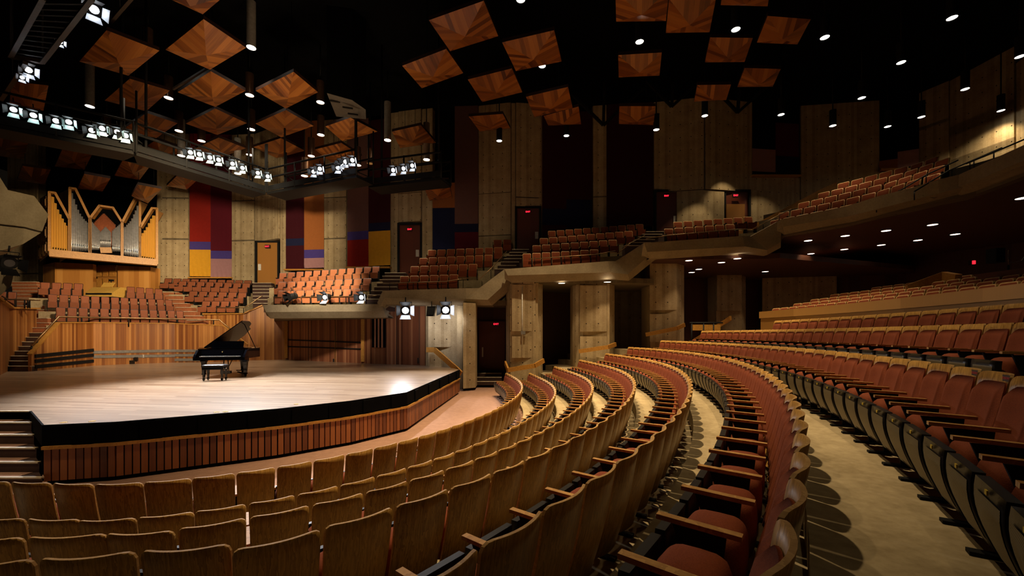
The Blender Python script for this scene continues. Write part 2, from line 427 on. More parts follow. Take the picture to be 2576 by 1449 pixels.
for o, p in near:
    if tag_me is None: t = TAGM.build('number_plate', YTAG, o, 'small yellow seat number plate'); tag_me = t
    else:
        t = tag_me.copy(); COL.objects.link(t); t.parent = o
NEARSEATS = near

# rear stalls seats: only backs, cushions and pans show over the parapet
def simple_seat(name, cush, edge, panm, hw=.235, top=.88, frame=.022, pan=True):
    r = thing(name, 'seat', 'theatre seat')
    def yb(x, z): return .13*(top-z)/.6-.02*(1-(x/hw)**2)
    f = seat_sheet(hw, .2, top, yb, .05, 9, 6); m = MB(); b = [[p+V((0, -.05, 0)) for p in q] for q in f]
    m.grid(f); m.grid([q[::-1] for q in b]); rim = [q[0] for q in f]+f[-1][1:]+[q[-1] for q in f[-2::-1]]
    m.grid([rim, [p+V((0, -.05, 0)) for p in rim]], 0, False); m.build('back_frame', edge, r)
    b2 = seat_sheet(hw-frame, .3, top-frame, yb, .04, 9, 6)
    m = MB(); g = []
    for j, q in enumerate(b2):
        g.append([p+V((0, .006+.03*min(1, min(i, 8-i)/1.2)*min(1, min(j, 6-j)/1.2), 0)) for i, p in enumerate(q)])
    m.grid(g); m.build('back_cushion', cush, r)
    superell((0, .26, .38), (hw-.02, .09, .15), .5, 12, 8).build('seat_cushion', cush, r)
    m = MB(); m.prism([(-hw+.01, .345, .2), (hw-.01, .345, .2), (hw-.01, .385, .5), (-hw+.01, .385, .5)], (0, .03, 0)); m.build('seat_pan', panm, r)
    for s in (-1, 1):
        m = MB(); m.box((s*(hw+.016), .2, .29), (.014, .13, .29)); m.build('leg', BLACKM, r)
    return r
REAR0 = simple_seat('rear_stalls_chair', MOQ, OAKEDGE, MOQ, .205, .9, .02); REARK = tree(REAR0); used = False
ROWN = {10: 'front', 11: 'second', 12: 'third', 13: 'fourth', 14: 'fifth'}
for k in range(10, 15):
    zf = floorz(k)
    for i, (p, rz, w) in enumerate([q for q in row_positions(k, .46) if seen(q[0], zf+SEATH)]):
        lab = 'dim rust seat behind the wooden parapet, %s from the pillars, %s row' % (nth(i+1), ROWN[k])
        if not used: REAR0.location = (p.x, p.y, zf); REAR0.rotation_euler = (0, 0, rz); REAR0['label'] = lab; o = REAR0; used = True
        else: o = dup(REAR0, REARK, (p.x, p.y, zf), rz, lab)
        o['group'] = 'rear stalls seats behind the parapet'

# parapet of the cross aisle behind the ninth row
para = thing('cross_aisle_parapet', 'long curved golden wood parapet behind the last stalls row', 'parapet')
aa = [-24+i*1.5 for i in range(24)]; zb = floorz(9)
P = [rowpt(9, a, 1.36) for a in aa]; L = [0.]
for i in range(1, len(P)): L.append(L[-1]+(P[i]-P[i-1]).length)
PARW = planks('parapet_wood', 2.2, [(.36, .18, .045), (.43, .22, .058), (.48, .255, .075)], .4)
for name, lo, hi, o0, lab in (('lower_panel', zb, CH+.60, 0., None), ('top_rail', CH+.605, CH+.86, -.07, None)):
    mb = MB(); C2 = [((p-RC).normalized()) for p in P]
    I = [p+c*o0 for p, c in zip(P, C2)]; O = [p+c*(.09) for p, c in zip(P, C2)]
    uvf = lambda a, b: (L[b], a*.5)
    mb.grid([[(p.x, p.y, lo) for p in I], [(p.x, p.y, hi) for p in I], [(p.x, p.y, hi) for p in O], [(p.x, p.y, lo) for p in O]], 0, False, uvf)
    mb.build(name, PARW, para)
ucen = lambda p: U0+F*p.x/max(p.y, .05)
picks = sorted([(ucen(p), o) for o, p in NEARSEATS if 2380 < ucen(p) < 2640], key=lambda q: q[0])[:2]
for _, o in picks:
    o['label'] = o['label'].replace('oak-backed rust theatre seat', 'oak-backed rust seat tagged RESERVED')
    m = MB(); m.box((-.10, shell_y(-.10, .868)+.006, .868), (.055, .004, .022)); pl = m.build('reserved_plate', BLACK, o, 'small black plate with red letters')
    finalize_text('RESERVED', .024, 'lettering', (MATS.get('dull_red') or plain('dull_red', (.5, .03, .03), .6)), Matrix.Translation((-.10, shell_y(-.10, .868)+.0105, .867)) @ Matrix.Rotation(math.pi, 4, 'Z') @ Matrix.Rotation(math.pi/2, 4, 'X'), pl, .0006)

# ------------------------------------------------------------------ stage
ZS = CH-1.67
st = thing('stage', 'wooden thrust stage with black edge and vertical red-brown slat front', 'stage')
A, B, C, D, E_, F_, G, H = [onz(u, v, ZS) for u, v in ((80, 1034), (111, 1069), (292, 1061), (452, 1048), (698, 1028), (882, 1008), (1022, 987), (1155, 930))]
back = [onz(u, v, ZS) for u, v in ((1100, 916), (1000, 913), (900, 909), (720, 900), (600, 904), (440, 906), (235, 914), (70, 928), (-60, 945))]
left = [V((-22, A.y, ZS))]
top = left+[A, B, C, D, E_, F_, G, H]+back
mb = MB(); mb.poly(top, [(p.y*.35-p.x*-.94, p.x*.35+p.y*.94) if False else (p.y+p.x*.12, p.x) for p in top]); mb.build('stage_floor', PARK, st)
front = [A, B, C, D, E_, F_, G, H]
def band(pts, z0, z1, out=0., cum=True):
    mb = MB(); n = []
    for i, p in enumerate(pts):
        t = (pts[min(i+1, len(pts)-1)]-pts[max(i-1, 0)]); q = V((t.y, -t.x, 0)).normalized(); n.append(p+q*out)
    L = 0
    for i in range(len(n)-1):
        l = (n[i+1]-n[i]).length
        a, b = n[i], n[i+1]
        mb.poly([(a.x, a.y, z0), (b.x, b.y, z0), (b.x, b.y, z1), (a.x, a.y, z1)], [(L, z0), (L+l, z0), (L+l, z1), (L, z1)]); L += l
        mb.poly([(a.x, a.y, z1), (b.x, b.y, z1), (pts[i+1].x, pts[i+1].y, z1), (pts[i].x, pts[i].y, z1)])
    return mb
band(front, ZS-.385, ZS+.002, .03).build('edge_fascia', VOID, st, 'black edge band')
for a, b in ((B, C), (C, D), (D, E_), (E_, F_), (F_, G), (G, H)):
    t = (b-a).normalized(); q = V((t.y, -t.x, 0)); n = int((b-a).length/1.6)+1
    for i in range(n):
        c = a.lerp(b, (i+.55)/n)+q*.045; mb = MB(); mb.box((c.x, c.y, ZS-.2), (.17, .02, .165), math.atan2(t.y, t.x)); mb.build('hatch_cover', VOID, st)
band(front[1:], ZS-.445, ZS-.385, .07).build('cap_strip', CAPW, st)
band(front, PIT0, ZS-.44, -.06).build('backing', VOID, st)
def slat_panel(a, b):
    mb = MB(); t = (b-a); L = t.length; t.normalize(); n = max(2, int(L/.118)); w = L/n; ang = math.atan2(t.y, t.x); k0 = random.random()*900//1
    for i in range(n):
        c = a+t*(w*(i+.5)); i0 = len(mb.uv); mb.box((c.x, c.y, (ZS-.445+PIT0+.08)/2), (w*.41, .025, (ZS-.445-PIT0-.08)/2), ang)
        for j in range(i0, len(mb.uv)): mb.uv[j] = [(.165*(i+k0)+.02+x*.5, y) for x, y in mb.uv[j]]
    return mb
for a, b in ((B, D), (D, E_), (E_, G), (G, H)): pass
for a, b in ((B, C), (C, D), (D, E_), (E_, F_), (F_, G), (G, H)): slat_panel(a, b).build('slat_panel', SLATS, st)
q = [onz(u, v, ZS) for u, v in ((545, 1037), (567, 1036), (160, 1063), (232, 1060), (745, 1017), (1130, 937))]
for p in q:
    mb = MB(); mb.tube([(p.x, p.y, ZS+.001), (p.x, p.y, ZS+.006)], .055, 14); mb.build('floor_socket_cover', GOLD, st)

# steps down into the pit at the near left corner
sp = thing('stage_steps', 'dark carpeted steps with pale nosings at the front corner of the stage', 'steps')
sx0, sx1 = A.x-6.0, A.x-.02
sxr = lambda y: A.x+(A.y-y)*(B.x-A.x)/(A.y-B.y)-.06
for i in range(5):
    zt = ZS-.185*(i+1); y1 = A.y-.02-.30*i; mb = MB()
    mb.prism([(sx0, y1, zt), (sxr(y1), y1, zt), (sxr(y1-.3), y1-.3, zt), (sx0, y1-.3, zt)], (0, 0, PIT0-zt)); tr = mb.build('tread', [DRISER], sp)
    mb = MB(); mb.box(((sx0+sxr(y1-.29))/2, y1-.285, zt), ((sxr(y1-.29)-sx0)/2, .03, .014)); mb.build('nosing', NOSE, tr)
    mb = MB(); mb.box(((sx0+sxr(y1))/2-.05, y1-.13, zt+.002), ((sxr(y1)-sx0)/2-.06, .12, .006)); mb.build('carpet_strip', PIT, tr)
mb = MB(); mb.box(((sx0+sx1)/2, A.y-.02, ZS), ((sx1-sx0)/2, .03, .012)); mb.build('nosing', NOSE, sp)

# ------------------------------------------------------------------ timber walls round the stage
def wall_run(name, stations, mat, cap=None, thick=.12, parent=None, ztopfix=None):     # stations: (u, v bottom, v top) standing on the stage
    B_ = [onz(u, vb, ZS) for u, vb, vt in stations]; T = [V((b.x, b.y, CH+(V0-vt)/F*b.y)) for b, (u, vb, vt) in zip(B_, stations)]
    return wall_pts(name, B_, T, mat, cap, thick, parent)
def wall_pts(name, B_, T, mat, cap=None, thick=.12, parent=None):
    mb = MB(); L = 0; nrm = []
    for i in range(len(B_)):
        t = B_[min(i+1, len(B_)-1)]-B_[max(i-1, 0)]; nrm.append(V((-t.y, t.x, 0)).normalized())
    for i in range(len(B_)-1):
        a, b, c, d = B_[i], B_[i+1], T[i+1], T[i]; l = V((b.x-a.x, b.y-a.y)).length
        uv = [(L, a.z), (L+l, b.z), (L+l, c.z), (L, d.z)]; k = [n*thick for n in (nrm[i], nrm[i+1], nrm[i+1], nrm[i])]
        mb.poly([a, b, c, d], uv); mb.poly([b+k[1], a+k[0], d+k[3], c+k[2]], uv)
        mb.poly([d, c, c+k[2], d+k[3]], uv); L += l
    mb.poly([B_[0]+nrm[0]*thick, B_[0], T[0], T[0]+nrm[0]*thick], [(0, 0), (.1, 0), (.1, 1), (0, 1)]); mb.poly([B_[-1], B_[-1]+nrm[-1]*thick, T[-1]+nrm[-1]*thick, T[-1]], [(0, 0), (.1, 0), (.1, 1), (0, 1)])
    o = mb.build(name, mat, parent)
    if cap:
        cb = MB()
        for i in range(len(T)-1):
            a, b = T[i]+nrm[i]*thick/2+V((0, 0, .03)), T[i+1]+nrm[i+1]*thick/2+V((0, 0, .03)); cb.bar(a, b, cap, .06)
        cb.build('cap_rail', CAPW, parent)
    return o
cp = thing('choir_parapet', 'faceted cedar board parapet with sloping ends and black stripes behind the piano', 'parapet')
cst = [(79, 934, 893), (150, 928, 813), (235, 920, 813), (340, 915, 814), (440, 912, 815), (560, 910, 820), (622, 909, 868)]
wall_run('board_panel', cst, CEDAR, .20, .14, cp)
def on_run(stations, u):
    for (u0, b0, t0), (u1, b1, t1) in zip(stations, stations[1:]):
        if u0 <= u <= u1:
            p, q = onz(u0, b0, ZS), onz(u1, b1, ZS); r = (u-U0)/F; t = (r*p.y-p.x)/((q.x-p.x)-r*(q.y-p.y)); return p.lerp(q, t)
def stripe(u0, u1, v0, v1, h, st_=cst, par=cp, mat=None):
    us = [u0]+[s[0] for s in st_ if u0 < s[0] < u1]+[u1]; mb = MB()
    for a, b in zip(us, us[1:]):
        p, q = on_run(st_, a), on_run(st_, b); va, vb = lerp(v0, v1, (a-u0)/(u1-u0)), lerp(v0, v1, (b-u0)/(u1-u0))
        za, zb = CH+(V0-va)/F*p.y, CH+(V0-vb)/F*q.y; n = V((q.y-p.y, -(q.x-p.x), 0)).normalized()*.02
        mb.bar(p+n+V((0, 0, za-p.z)), q+n+V((0, 0, zb-q.z)), .05, h)
    return mb.build('stripe', mat or BLACKM, par)
for v in ((896, 880.5), (909, 893), (923, 908)): stripe(87, 234, v[0], v[1], .155)
stripe(234, 440, 886, 882, .15, mat=GREYP); stripe(234, 440, 897.5, 895, .15, mat=GREYP)
for v in (882.5, 893.5, 905): stripe(440, 520, v, v, .15, mat=GREYP)
for u, v, w, h in ((332, 912, .16, .12), (343, 903, .10, .1)):
    p = on_run(cst, u); mb = MB(); mb.box((p.x, p.y-.05, CH+(V0-v)/F*p.y), (w, .05, h)); mb.build('outlet_box', BLACK, cp)
p = on_run(cst, 361); mb = MB(); mb.box((p.x, p.y-.03, CH+(V0-896)/F*p.y), (.045, .02, .09)); mb.build('switch_plate', WHITE, cp)

def rail(name, label, pts, r=.028, posts=(), drop=.8, mat=None, group=None):
    t = thing(name, label, 'railing', (0, 0, 0), 0, group); mb = MB(); mb.tube(pts, r, 8); mb.build('top_rail', mat or BRONZE, t)
    for p in posts: mb = MB(); mb.tube([p, V((p.x, p.y, p.z-drop))], r*.8, 6); mb.build('post', DARKMETAL, t)
    return t
off = V((0, .15, 0))
rp = []
for u, v in ((79, 871), (148, 797), (240, 799), (400, 801.5), (552, 805), (604, 848)):
    p = on_run(cst, u)+off; p = at(u, v, p.y); rp.append(p)
rail('handrail', 'bronze handrail on posts along the top of the choir parapet', rp, .04, [rp[0], rp[0].lerp(rp[1], .9), rp[0].lerp(rp[1], .2), rp[1].lerp(rp[2], .6), rp[2].lerp(rp[3], .5), rp[3].lerp(rp[4], .3), rp[3].lerp(rp[4], .9)], .48)

lw = [(-90, 952, 690), (0, 944, 757), (24, 932, 774), (92, 924, 776)]
LWB = [onz(u, vb, ZS) for u, vb, vt in lw]; 
o = wall_run('wall_left', lw, CEDAR, None); struct(o)
T = [V((b.x, b.y+.06, CH+(V0-vt)/F*b.y)) for b, (u, vb, vt) in zip(LWB, lw)]; mb = MB()
for a, b in zip(T, T[1:]): mb.bar(a, b, .22, .07)
struct(mb.build('trim_1', CAPW))
rail('handrail', 'short bronze handrail on top of the slanting timber wall beside the choir stairs', [at(5, 745, 19.5), at(20, 753, 19.5), at(100, 755.5, 19.2)], .03, [at(62, 754, 19.3), at(70, 754.3, 19.3), at(75, 754.5, 19.3)], .4)

rw = [(512, 907, 790), (612, 907, 789), (660, 906, 768), (722, 904.5, 770)]
struct(wall_run('wall_right', rw, CEDAR, None))
RB = [onz(u, vb, ZS) for u, vb, vt in rw]; T = [V((b.x, b.y+.02, CH+(V0-vt)/F*b.y)) for b, (u, vb, vt) in zip(RB, rw)]; mb = MB()
for a, b in zip(T[:2], T[1:3]): mb.bar(a, b, .26, .08)
struct(mb.build('trim_2', CAPW))
rail('handrail', 'thin bronze handrail sloping along the timber wall behind the piano', [at(543, 774, 25.2), at(614, 774, 25.2), at(632, 763, 25.4), at(660, 744, 25.6)], .03, [at(545, 774, 25.2), at(613, 774, 25.2)], .35)
# under the first loge: double doors of timber boards
uw = [(722, 904.5, 790), (760, 907, 790), (850, 911, 790), (915, 914, 790)]
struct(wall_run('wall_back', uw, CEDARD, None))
ud = thing('scenery_door', 'wide pair of red cedar stage doors with two black rub rails under the first loge', 'door')
for v0, v1 in ((855, 862), (872, 878)): stripe(724, 913, v0, v1, .07, uw, ud)
for u in (721, 914):
    p = on_run(uw, max(722.5, min(914.5, u))); mb = MB(); mb.box((p.x, p.y-.06, (ZS+CH+1.2)/2+.1), (.09, .07, (CH+1.2-ZS)/2)); mb.build('jamb', CAPW, ud)
p = on_run(uw, 844); mb = MB(); mb.box((p.x, p.y-.03, (ZS+CH+1)/2), (.02, .02, (CH+1-ZS)/2)); mb.build('meeting_strip', GOLD, ud)
p = on_run(uw, 840); mb = MB(); mb.box((p.x, p.y-.05, ZS+.1), (.03, .03, .09)); mb.build('floor_bolt', BLACKM, ud)
sw = [(915, 914, 780), (935, 915, 770), (975, 916.5, 768), (1000, 917, 765), (1069, 919.5, 765)]
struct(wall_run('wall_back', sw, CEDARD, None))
gv = thing('vent_grille', 'tall black slotted vent with timber fins beside the stage doors', 'vent')
p0, p1 = on_run(sw, 936), on_run(sw, 971); zt, zb = CH+(V0-800)/F*p0.y, CH+(V0-874)/F*p0.y
mb = MB(); n = V((0, -.03, 0)); mb.poly([p0+n+V((0, 0, zb-p0.z)), p1+n+V((0, 0, zb-p1.z)), p1+n+V((0, 0, zt-p1.z)), p0+n+V((0, 0, zt-p0.z))]); mb.build('opening', VOID, gv)
for i in range(1, 4):
    p = p0.lerp(p1, i/4); mb = MB(); mb.box((p.x, p.y-.06, (zt+zb)/2), (.045, .03, (zt-zb)/2)); mb.build('fin', CEDARD, gv)
sd = thing('stage_door', 'red cedar boarded door with a small black lock at the side of the stage', 'door')
p = on_run(sw, 1052); mb = MB(); mb.box((p.x, p.y-.03, CH+(V0-912)/F*p.y+.12), (.035, .03, .13)); mb.build('lock', BLACK, sd)
for u in (998, 1055):
    p = on_run(sw, u); mb = MB(); mb.box((p.x, p.y-.012, (ZS+CH+1.5)/2), (.012, .012, (CH+1.5-ZS)/2)); mb.build('door_edge', BLACKM, sd)

# ------------------------------------------------------------------ stairs
def stairs(name, label, a, b, w, n, riser, zb=0., tread=NOSE):
    t = thing(name, label, 'stairs'); d = b-a; run = V((d.x, d.y, 0)); L = run.y/n; ang = 0
    for i in range(n):
        z = a.z+(d.z)*(i+1)/n; c = V((a.x, a.y, 0))+run*((i+.5)/n); mb = MB(); base = max(zb, a.z-.3)
        mb.box((c.x, c.y, (z+base)/2), (w/2, L/2, (z-base)/2), ang); s = mb.build('step', riser, t)
        q = c-V((0, L/2-.06, 0)); mb = MB(); mb.box((q.x, q.y, z+.012), (w/2, .10, .014), ang); mb.build('nosing', tread, s)
    return t
stairs('choir_stairs', 'flight of dark steps with pale nosings beside the slanting timber wall', onz(48, 934, ZS), at(103, 838, 20.6), 1.25, 8, DRISER)
stairs('choir_stairs', 'upper flight of orange-brown steps with pale nosings beyond the slanting timber wall', at(103, 838, 20.6), at(72, 712, 27.5), 1.6, 13, TERRA)
stairs('choir_stairs', 'orange-brown steps climbing between the two blocks of choir seats', at(503, 818, 25.2), at(430, 737, 28.6), 1.0, 8, TERRA)
stairs('choir_stairs', 'steps with pale nosings between choir seats and first loge', at(668, 774, 26.6), at(663, 714, 29.4), 1.3, 7, DRISER)
stairs('loge_stairs', 'steps with pale nosings between the first and second loge', at(948, 766, 21.6), at(1000, 690, 25.6), 1.25, 8, DRISER, 2.)
stairs('loge_stairs', 'dark steps between the second and third loge', at(1264, 690, 21.8), at(1312, 632, 25.0), 1.0, 7, DRISER, 3.)
stairs('loge_stairs', 'dark steps between the third and fourth loge', at(1590, 632, 20.9), at(1650, 589, 24.0), 1.1, 6, DRISER, 4.)

# ------------------------------------------------------------------ choir and loge seats on their risers
CH0 = simple_seat('choir_chair', MOQ2, plain('dark_edge', (.03, .012, .01), .5), MOQ2, .245, .9, .022); CHK = tree(CH0)
TE0 = simple_seat('loge_chair', MOQ, OAKEDGE, MOQ, .245, .9, .022); TEK = tree(TE0)
first = {}
def seat_line(proto, kids, c0, c1, n, lab, group, px, zbase, face=None, step=(.55, .42), flip=False):
    a, b = at(*c0), at(*c1); d = b-a; sc = (d.length/(n-1) if n > 1 else px*a.y/F)/.56
    nrm = V((d.y, -d.x, 0)).normalized() if n > 1 else V((.2, -1, 0)).normalized()
    rz = math.atan2(nrm.y, nrm.x)-math.pi/2
    hz = .9*1.06
    for i in range(n):
        p = a.lerp(b, i/(n-1)) if n > 1 else a
        loc = V((p.x, p.y, 0)); loc.z = min(a.z, b.z)-hz+.0 if False else p.z-hz
        l = lab % nth(i+1) if '%s' in lab else lab
        s3 = (sc, 1.06, 1.06)
        if proto.name not in first:
            first[proto.name] = 1; proto.location = loc; proto.rotation_euler = (0, 0, rz); proto.scale = s3; proto['label'] = l; o = proto
        else: o = dup(proto, kids, loc, rz, l, s3)
        o['group'] = group
    dd = V((d.x, d.y, 0)).normalized() if n > 1 else V((1, 0, 0)); e = .5 if n > 2 else .3
    A1, B1 = a-dd*e, b+dd*e; A1.z = a.z-hz; B1.z = b.z-hz
    f, bk = nrm*step[0], -nrm*step[1]; mb = MB(); pts = [A1+f, B1+f, B1+bk, A1+bk]
    lo = [V((p.x, p.y, zbase)) for p in pts]
    mb.poly(pts); 
    for i in range(4): j = (i+1) % 4; mb.poly([lo[i], lo[j], pts[j], pts[i]])
    struct(mb.build('floor', CONC))
g = 'choir seats behind the stage'
S = lambda c0, c1, n, lab, px, **k: seat_line(CH0, CHK, c0, c1, n, lab, g, px, .6, **k)
S((152.6, 773, 21.7), (452, 782, 25.3), 13, 'brown choir seat, %s from the stair side in the front row behind the parapet', 24)
S((132.5, 740.5, 22.7), (424.5, 754, 26.3), 13, 'brown choir seat, %s from the organ side in the second row below the organ', 23)
S((114, 710, 23.7), (197.6, 713, 24.5), 4, 'brown choir seat, %s of four beside the organ console, stair side', 26)
S((329, 721.5, 26.5), (399, 726.5, 27.4), 4, 'dark brown choir seat, %s of four in the back row past the organ console', 22)
S((5, 733, 19.8), (31, 734, 20.0), 2, 'brown choir seat, %s of two above the slanting timber wall', 22)
S((519, 757, 26.9), (590.5, 757.5, 26.9), 4, 'brown choir seat, %s from the organ side in front row above the piano', 22)
S((487, 732, 27.7), (610, 736, 27.7), 6, 'brown choir seat, %s from the organ side in second row above the piano', 22)
S((460, 707, 28.5), (620, 712, 28.5), 8, 'brown choir seat, %s from the organ side in third row above the piano', 21)
S((424, 700, 29.3), (624, 705, 29.3), 10, 'brown choir seat, %s from the organ side in the row below the tall banner', 21)
g = 'loge seats on the stepped side balconies'
S = lambda c0, c1, n, lab, px, zb, **k: seat_line(TE0, TEK, c0, c1, n, lab, g, px, zb, **k)
g1 = g
seat_line(CH0, CHK, (709, 730.8, 22.6), (897, 726.5, 22.6), 9, 'spotlit tan loge seat, %s from the organ side in front row of the first loge', 'spotlit seats of the first loge', 22, 3.6)
seat_line(CH0, CHK, (710, 709, 23.5), (924, 700, 23.5), 10, 'spotlit tan loge seat, %s from the organ side in middle row of the first loge', 'spotlit seats of the first loge', 22, 3.6)
seat_line(CH0, CHK, (712.5, 686, 24.4), (946, 670, 24.4), 12, 'spotlit tan loge seat, %s from the organ side in back row of the first loge', 'spotlit seats of the first loge', 20, 3.6)
S((1017.7, 694.5, 21.9), (1142, 690.5, 21.9), 6, 'tan-edged rust loge seat, %s from the organ side in front row of the second loge', 22, 4.2)
S((1043.7, 669.7, 22.8), (1190, 664, 22.8), 7, 'tan-edged rust loge seat, %s from the organ side in second row of the second loge', 23, 4.2)
S((1065.6, 648.8, 23.7), (1229, 641, 23.7), 8, 'tan-edged rust loge seat, %s from the organ side in third row of the second loge', 22, 4.2)
S((1087, 628.7, 24.6), (1253.7, 622, 24.6), 8, 'tan-edged rust loge seat, %s from the organ side in fourth row of the second loge', 22, 4.2)
S((1252, 603, 25.4), (1276, 602, 25.4), 2, 'tan-edged rust loge seat, %s of the pair at the very top of the second loge', 22, 7.25)
S((1325.4, 637.8, 21.4), (1494.5, 627.6, 21.4), 8, 'tan-edged rust loge seat, %s from the organ side in front row of the third loge', 23, 5.4)
S((1350, 617, 22.3), (1541, 603, 22.3), 9, 'tan-edged rust loge seat, %s from the organ side in second row of the third loge', 22, 5.4)
S((1368, 599, 23.2), (1581, 581, 23.2), 10, 'tan-edged rust loge seat, %s from the organ side in third row of the third loge', 22, 5.4)
S((1388, 580.8, 24.1), (1608.6, 563.6, 24.1), 11, 'tan-edged rust loge seat, %s from the organ side in top row of the third loge', 21, 5.4)
S((1682, 575, 21.0), (1836, 564, 21.0), 7, 'tan-edged rust loge seat, %s from the organ side in front row of the fourth loge', 24, 6.5)
S((1705, 558, 21.9), (1881.5, 545, 21.9), 8, 'tan-edged rust loge seat, %s from the organ side in back row of the fourth loge', 24, 6.5)

# ------------------------------------------------------------------ concrete fronts of loges and balcony
def ribbon(name, label, stations, back=.35, lowback=1.6, mat=None, cat='balcony front'):
    # station: (u top, v top, u crease, v crease, u bottom, v bottom, d)
    t = thing(name, label, cat); rows = []
    for ut, vt, uc, vc, ub, vb, d in stations:
        a = at(ut, vt, d); c = at(uc, vc, d-.02); b = at(ub, vb, d+.28)
        rows.append((V((a.x, a.y+back, a.z)), a, c, b, V((b.x, b.y+lowback, b.z)), V((a.x, a.y+back, b.z+.2))))
    for nm, lo, hi in (('coping', 0, 2), ('lower_face', 2, 6)):
        mb = MB(); L = 0
        for r, s in zip(rows, rows[1:]):
            l = (s[1]-r[1]).length
            for i in range(lo, hi-1 if nm == 'coping' and False else min(hi, 5)):
                j = i+1
                mb.poly([r[j], s[j], s[i], r[i]], [(L, -j*.5), (L+l, -j*.5), (L+l, -i*.5), (L, -i*.5)])
            if nm == 'lower_face': mb.poly([r[0], s[0], s[5], r[5]])
            L += l
        if nm == 'lower_face':
            for r in (rows[0], rows[-1]): mb.poly([r[0], r[1], r[2], r[3], r[5]])
        mb.build({'coping': 'upper_band', 'lower_face': 'lower_band'}[nm], mat or CRIB, t)
    return t
ribbon('loge_parapet', 'short rough concrete front of the first loge above the stage doors', [(660, 767, 669, 785, 680, 801, 21.6), (960, 765, 966, 783, 973, 799, 21.2), (973, 765, 975, 783, 976, 799, 21.9)])
ribbon('loge_parapet', 'rough concrete front of the second loge ending in a rising slope', [(949, 761, 952, 775, 962, 783, 21.3), (963, 731, 967, 750, 972, 766, 20.7), (1172, 725, 1173, 752, 1180, 767, 20.7), (1205, 725, 1227, 754, 1238, 768, 20.9), (1268, 678, 1287, 700, 1302, 712, 21.2)])
ribbon('loge_parapet', 'rough concrete front of the third loge ending in a rising slope', [(1269, 677, 1277, 693, 1287, 711, 20.5), (1529, 657, 1535, 685, 1549, 701, 20.2), (1549, 657, 1579, 690, 1584, 705, 20.4), (1620, 611, 1636, 640, 1646, 655, 20.7)])
ribbon('loge_parapet', 'rough concrete front of the fourth loge below the two exit doors', [(1620, 611, 1628, 634, 1634, 651, 20.0), (1868, 593.5, 1874, 620, 1883, 634, 19.7), (1889, 594.5, 1929, 629, 1931, 641, 19.8), (1966, 552, 1964, 609, 1964, 623, 19.6)])
HB = (840-552)/F*19.3
def hb(u, v): return HB*F/(840-v)
BT = [(1966, 552, 570, 590), (2057.5, 534, 556, 572), (2128, 519, 545, 560), (2215, 492, 523, 538), (2294, 472, 503, 518), (2359, 452, 486, 501), (2425, 436.5, 470, 486), (2477, 413, 455, 472), (2576, 368, 415, 434), (2700, 312, 365, 388), (2850, 240, 300, 325)]
ribbon('balcony_parapet', 'long curved dim concrete front of the main balcony over the rear seats', [(u, v, u+4, c, u+6, b, hb(u, v)) for u, v, c, b in BT], .35, .5)
def slab(name, pts, z, th, mat, up=False):
    mb = MB(); mb.prism([V((p.x, p.y, z)) for p in pts], (0, 0, th)); return struct(mb.build(name, mat))
# soffits
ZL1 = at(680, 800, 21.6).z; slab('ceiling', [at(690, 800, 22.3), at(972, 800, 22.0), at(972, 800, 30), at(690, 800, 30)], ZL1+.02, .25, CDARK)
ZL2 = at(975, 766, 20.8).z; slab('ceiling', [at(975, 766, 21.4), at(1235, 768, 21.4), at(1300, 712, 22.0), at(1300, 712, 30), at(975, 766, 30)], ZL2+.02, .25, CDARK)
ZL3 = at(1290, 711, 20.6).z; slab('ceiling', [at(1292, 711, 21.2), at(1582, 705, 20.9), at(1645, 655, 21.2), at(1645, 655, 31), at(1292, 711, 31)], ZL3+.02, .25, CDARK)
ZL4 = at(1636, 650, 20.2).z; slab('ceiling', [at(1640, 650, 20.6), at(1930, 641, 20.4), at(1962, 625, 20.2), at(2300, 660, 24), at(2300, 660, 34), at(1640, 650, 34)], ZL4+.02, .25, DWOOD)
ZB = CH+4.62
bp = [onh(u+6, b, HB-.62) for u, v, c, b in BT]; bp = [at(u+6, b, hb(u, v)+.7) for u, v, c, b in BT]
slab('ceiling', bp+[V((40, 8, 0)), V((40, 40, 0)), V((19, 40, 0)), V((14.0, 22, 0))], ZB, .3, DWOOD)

# ------------------------------------------------------------------ pillars
def pillar(label, faces, v_top_pts, zb, panels=()):
    t = thing('concrete_pillar', label, 'pillar'); pts = [at(u, 840, d) for u, d in faces]
    mb = MB(); L = 0; zt = v_top_pts
    for a, b in zip(pts, pts[1:]):
        l = V((b.x-a.x, b.y-a.y)).length
        mb.poly([(a.x, a.y, zb), (b.x, b.y, zb), (b.x, b.y, zt), (a.x, a.y, zt)], [(L, zb), (L+l, zb), (L+l, zt), (L, zt)]); L += l
    a, b = pts[-1], pts[0]; mb.poly([(a.x, a.y, zb), (a.x, a.y+1.0, zb), (a.x, a.y+1.0, zt), (a.x, a.y, zt)]); mb.poly([(b.x, b.y+1, zb), (b.x, b.y, zb), (b.x, b.y, zt), (b.x, b.y+1, zt)])
    mb.poly([(p.x, p.y, zt) for p in pts]+[(a.x, a.y+1, zt), (b.x, b.y+1, zt)])
    mb.build('shaft', CWALL, t)
    for u0, u1, v0, v1, d in panels:                      # raised cast panels and ribs
        p, q = at(u0, v1, d), at(u1, v0, d); mb = MB(); mb.box(((p.x+q.x)/2, d, (p.z+q.z)/2), ((q.x-p.x)/2, .05, (q.z-p.z)/2)); mb.build('cast_panel', CWALL, t)
    return t
pillar('wide concrete pillar beside the stage carrying a floodlight and a speaker', [(1071, 21.8), (1076, 21.6), (1164, 21.0), (1165, 20.2), (1196, 20.6)], ZL2+.05, 0, [(1078, 1148, 775, 873, 21.25), (1078, 1148, 885, 925, 21.25), (1150, 1163, 768, 980, 21.0)])
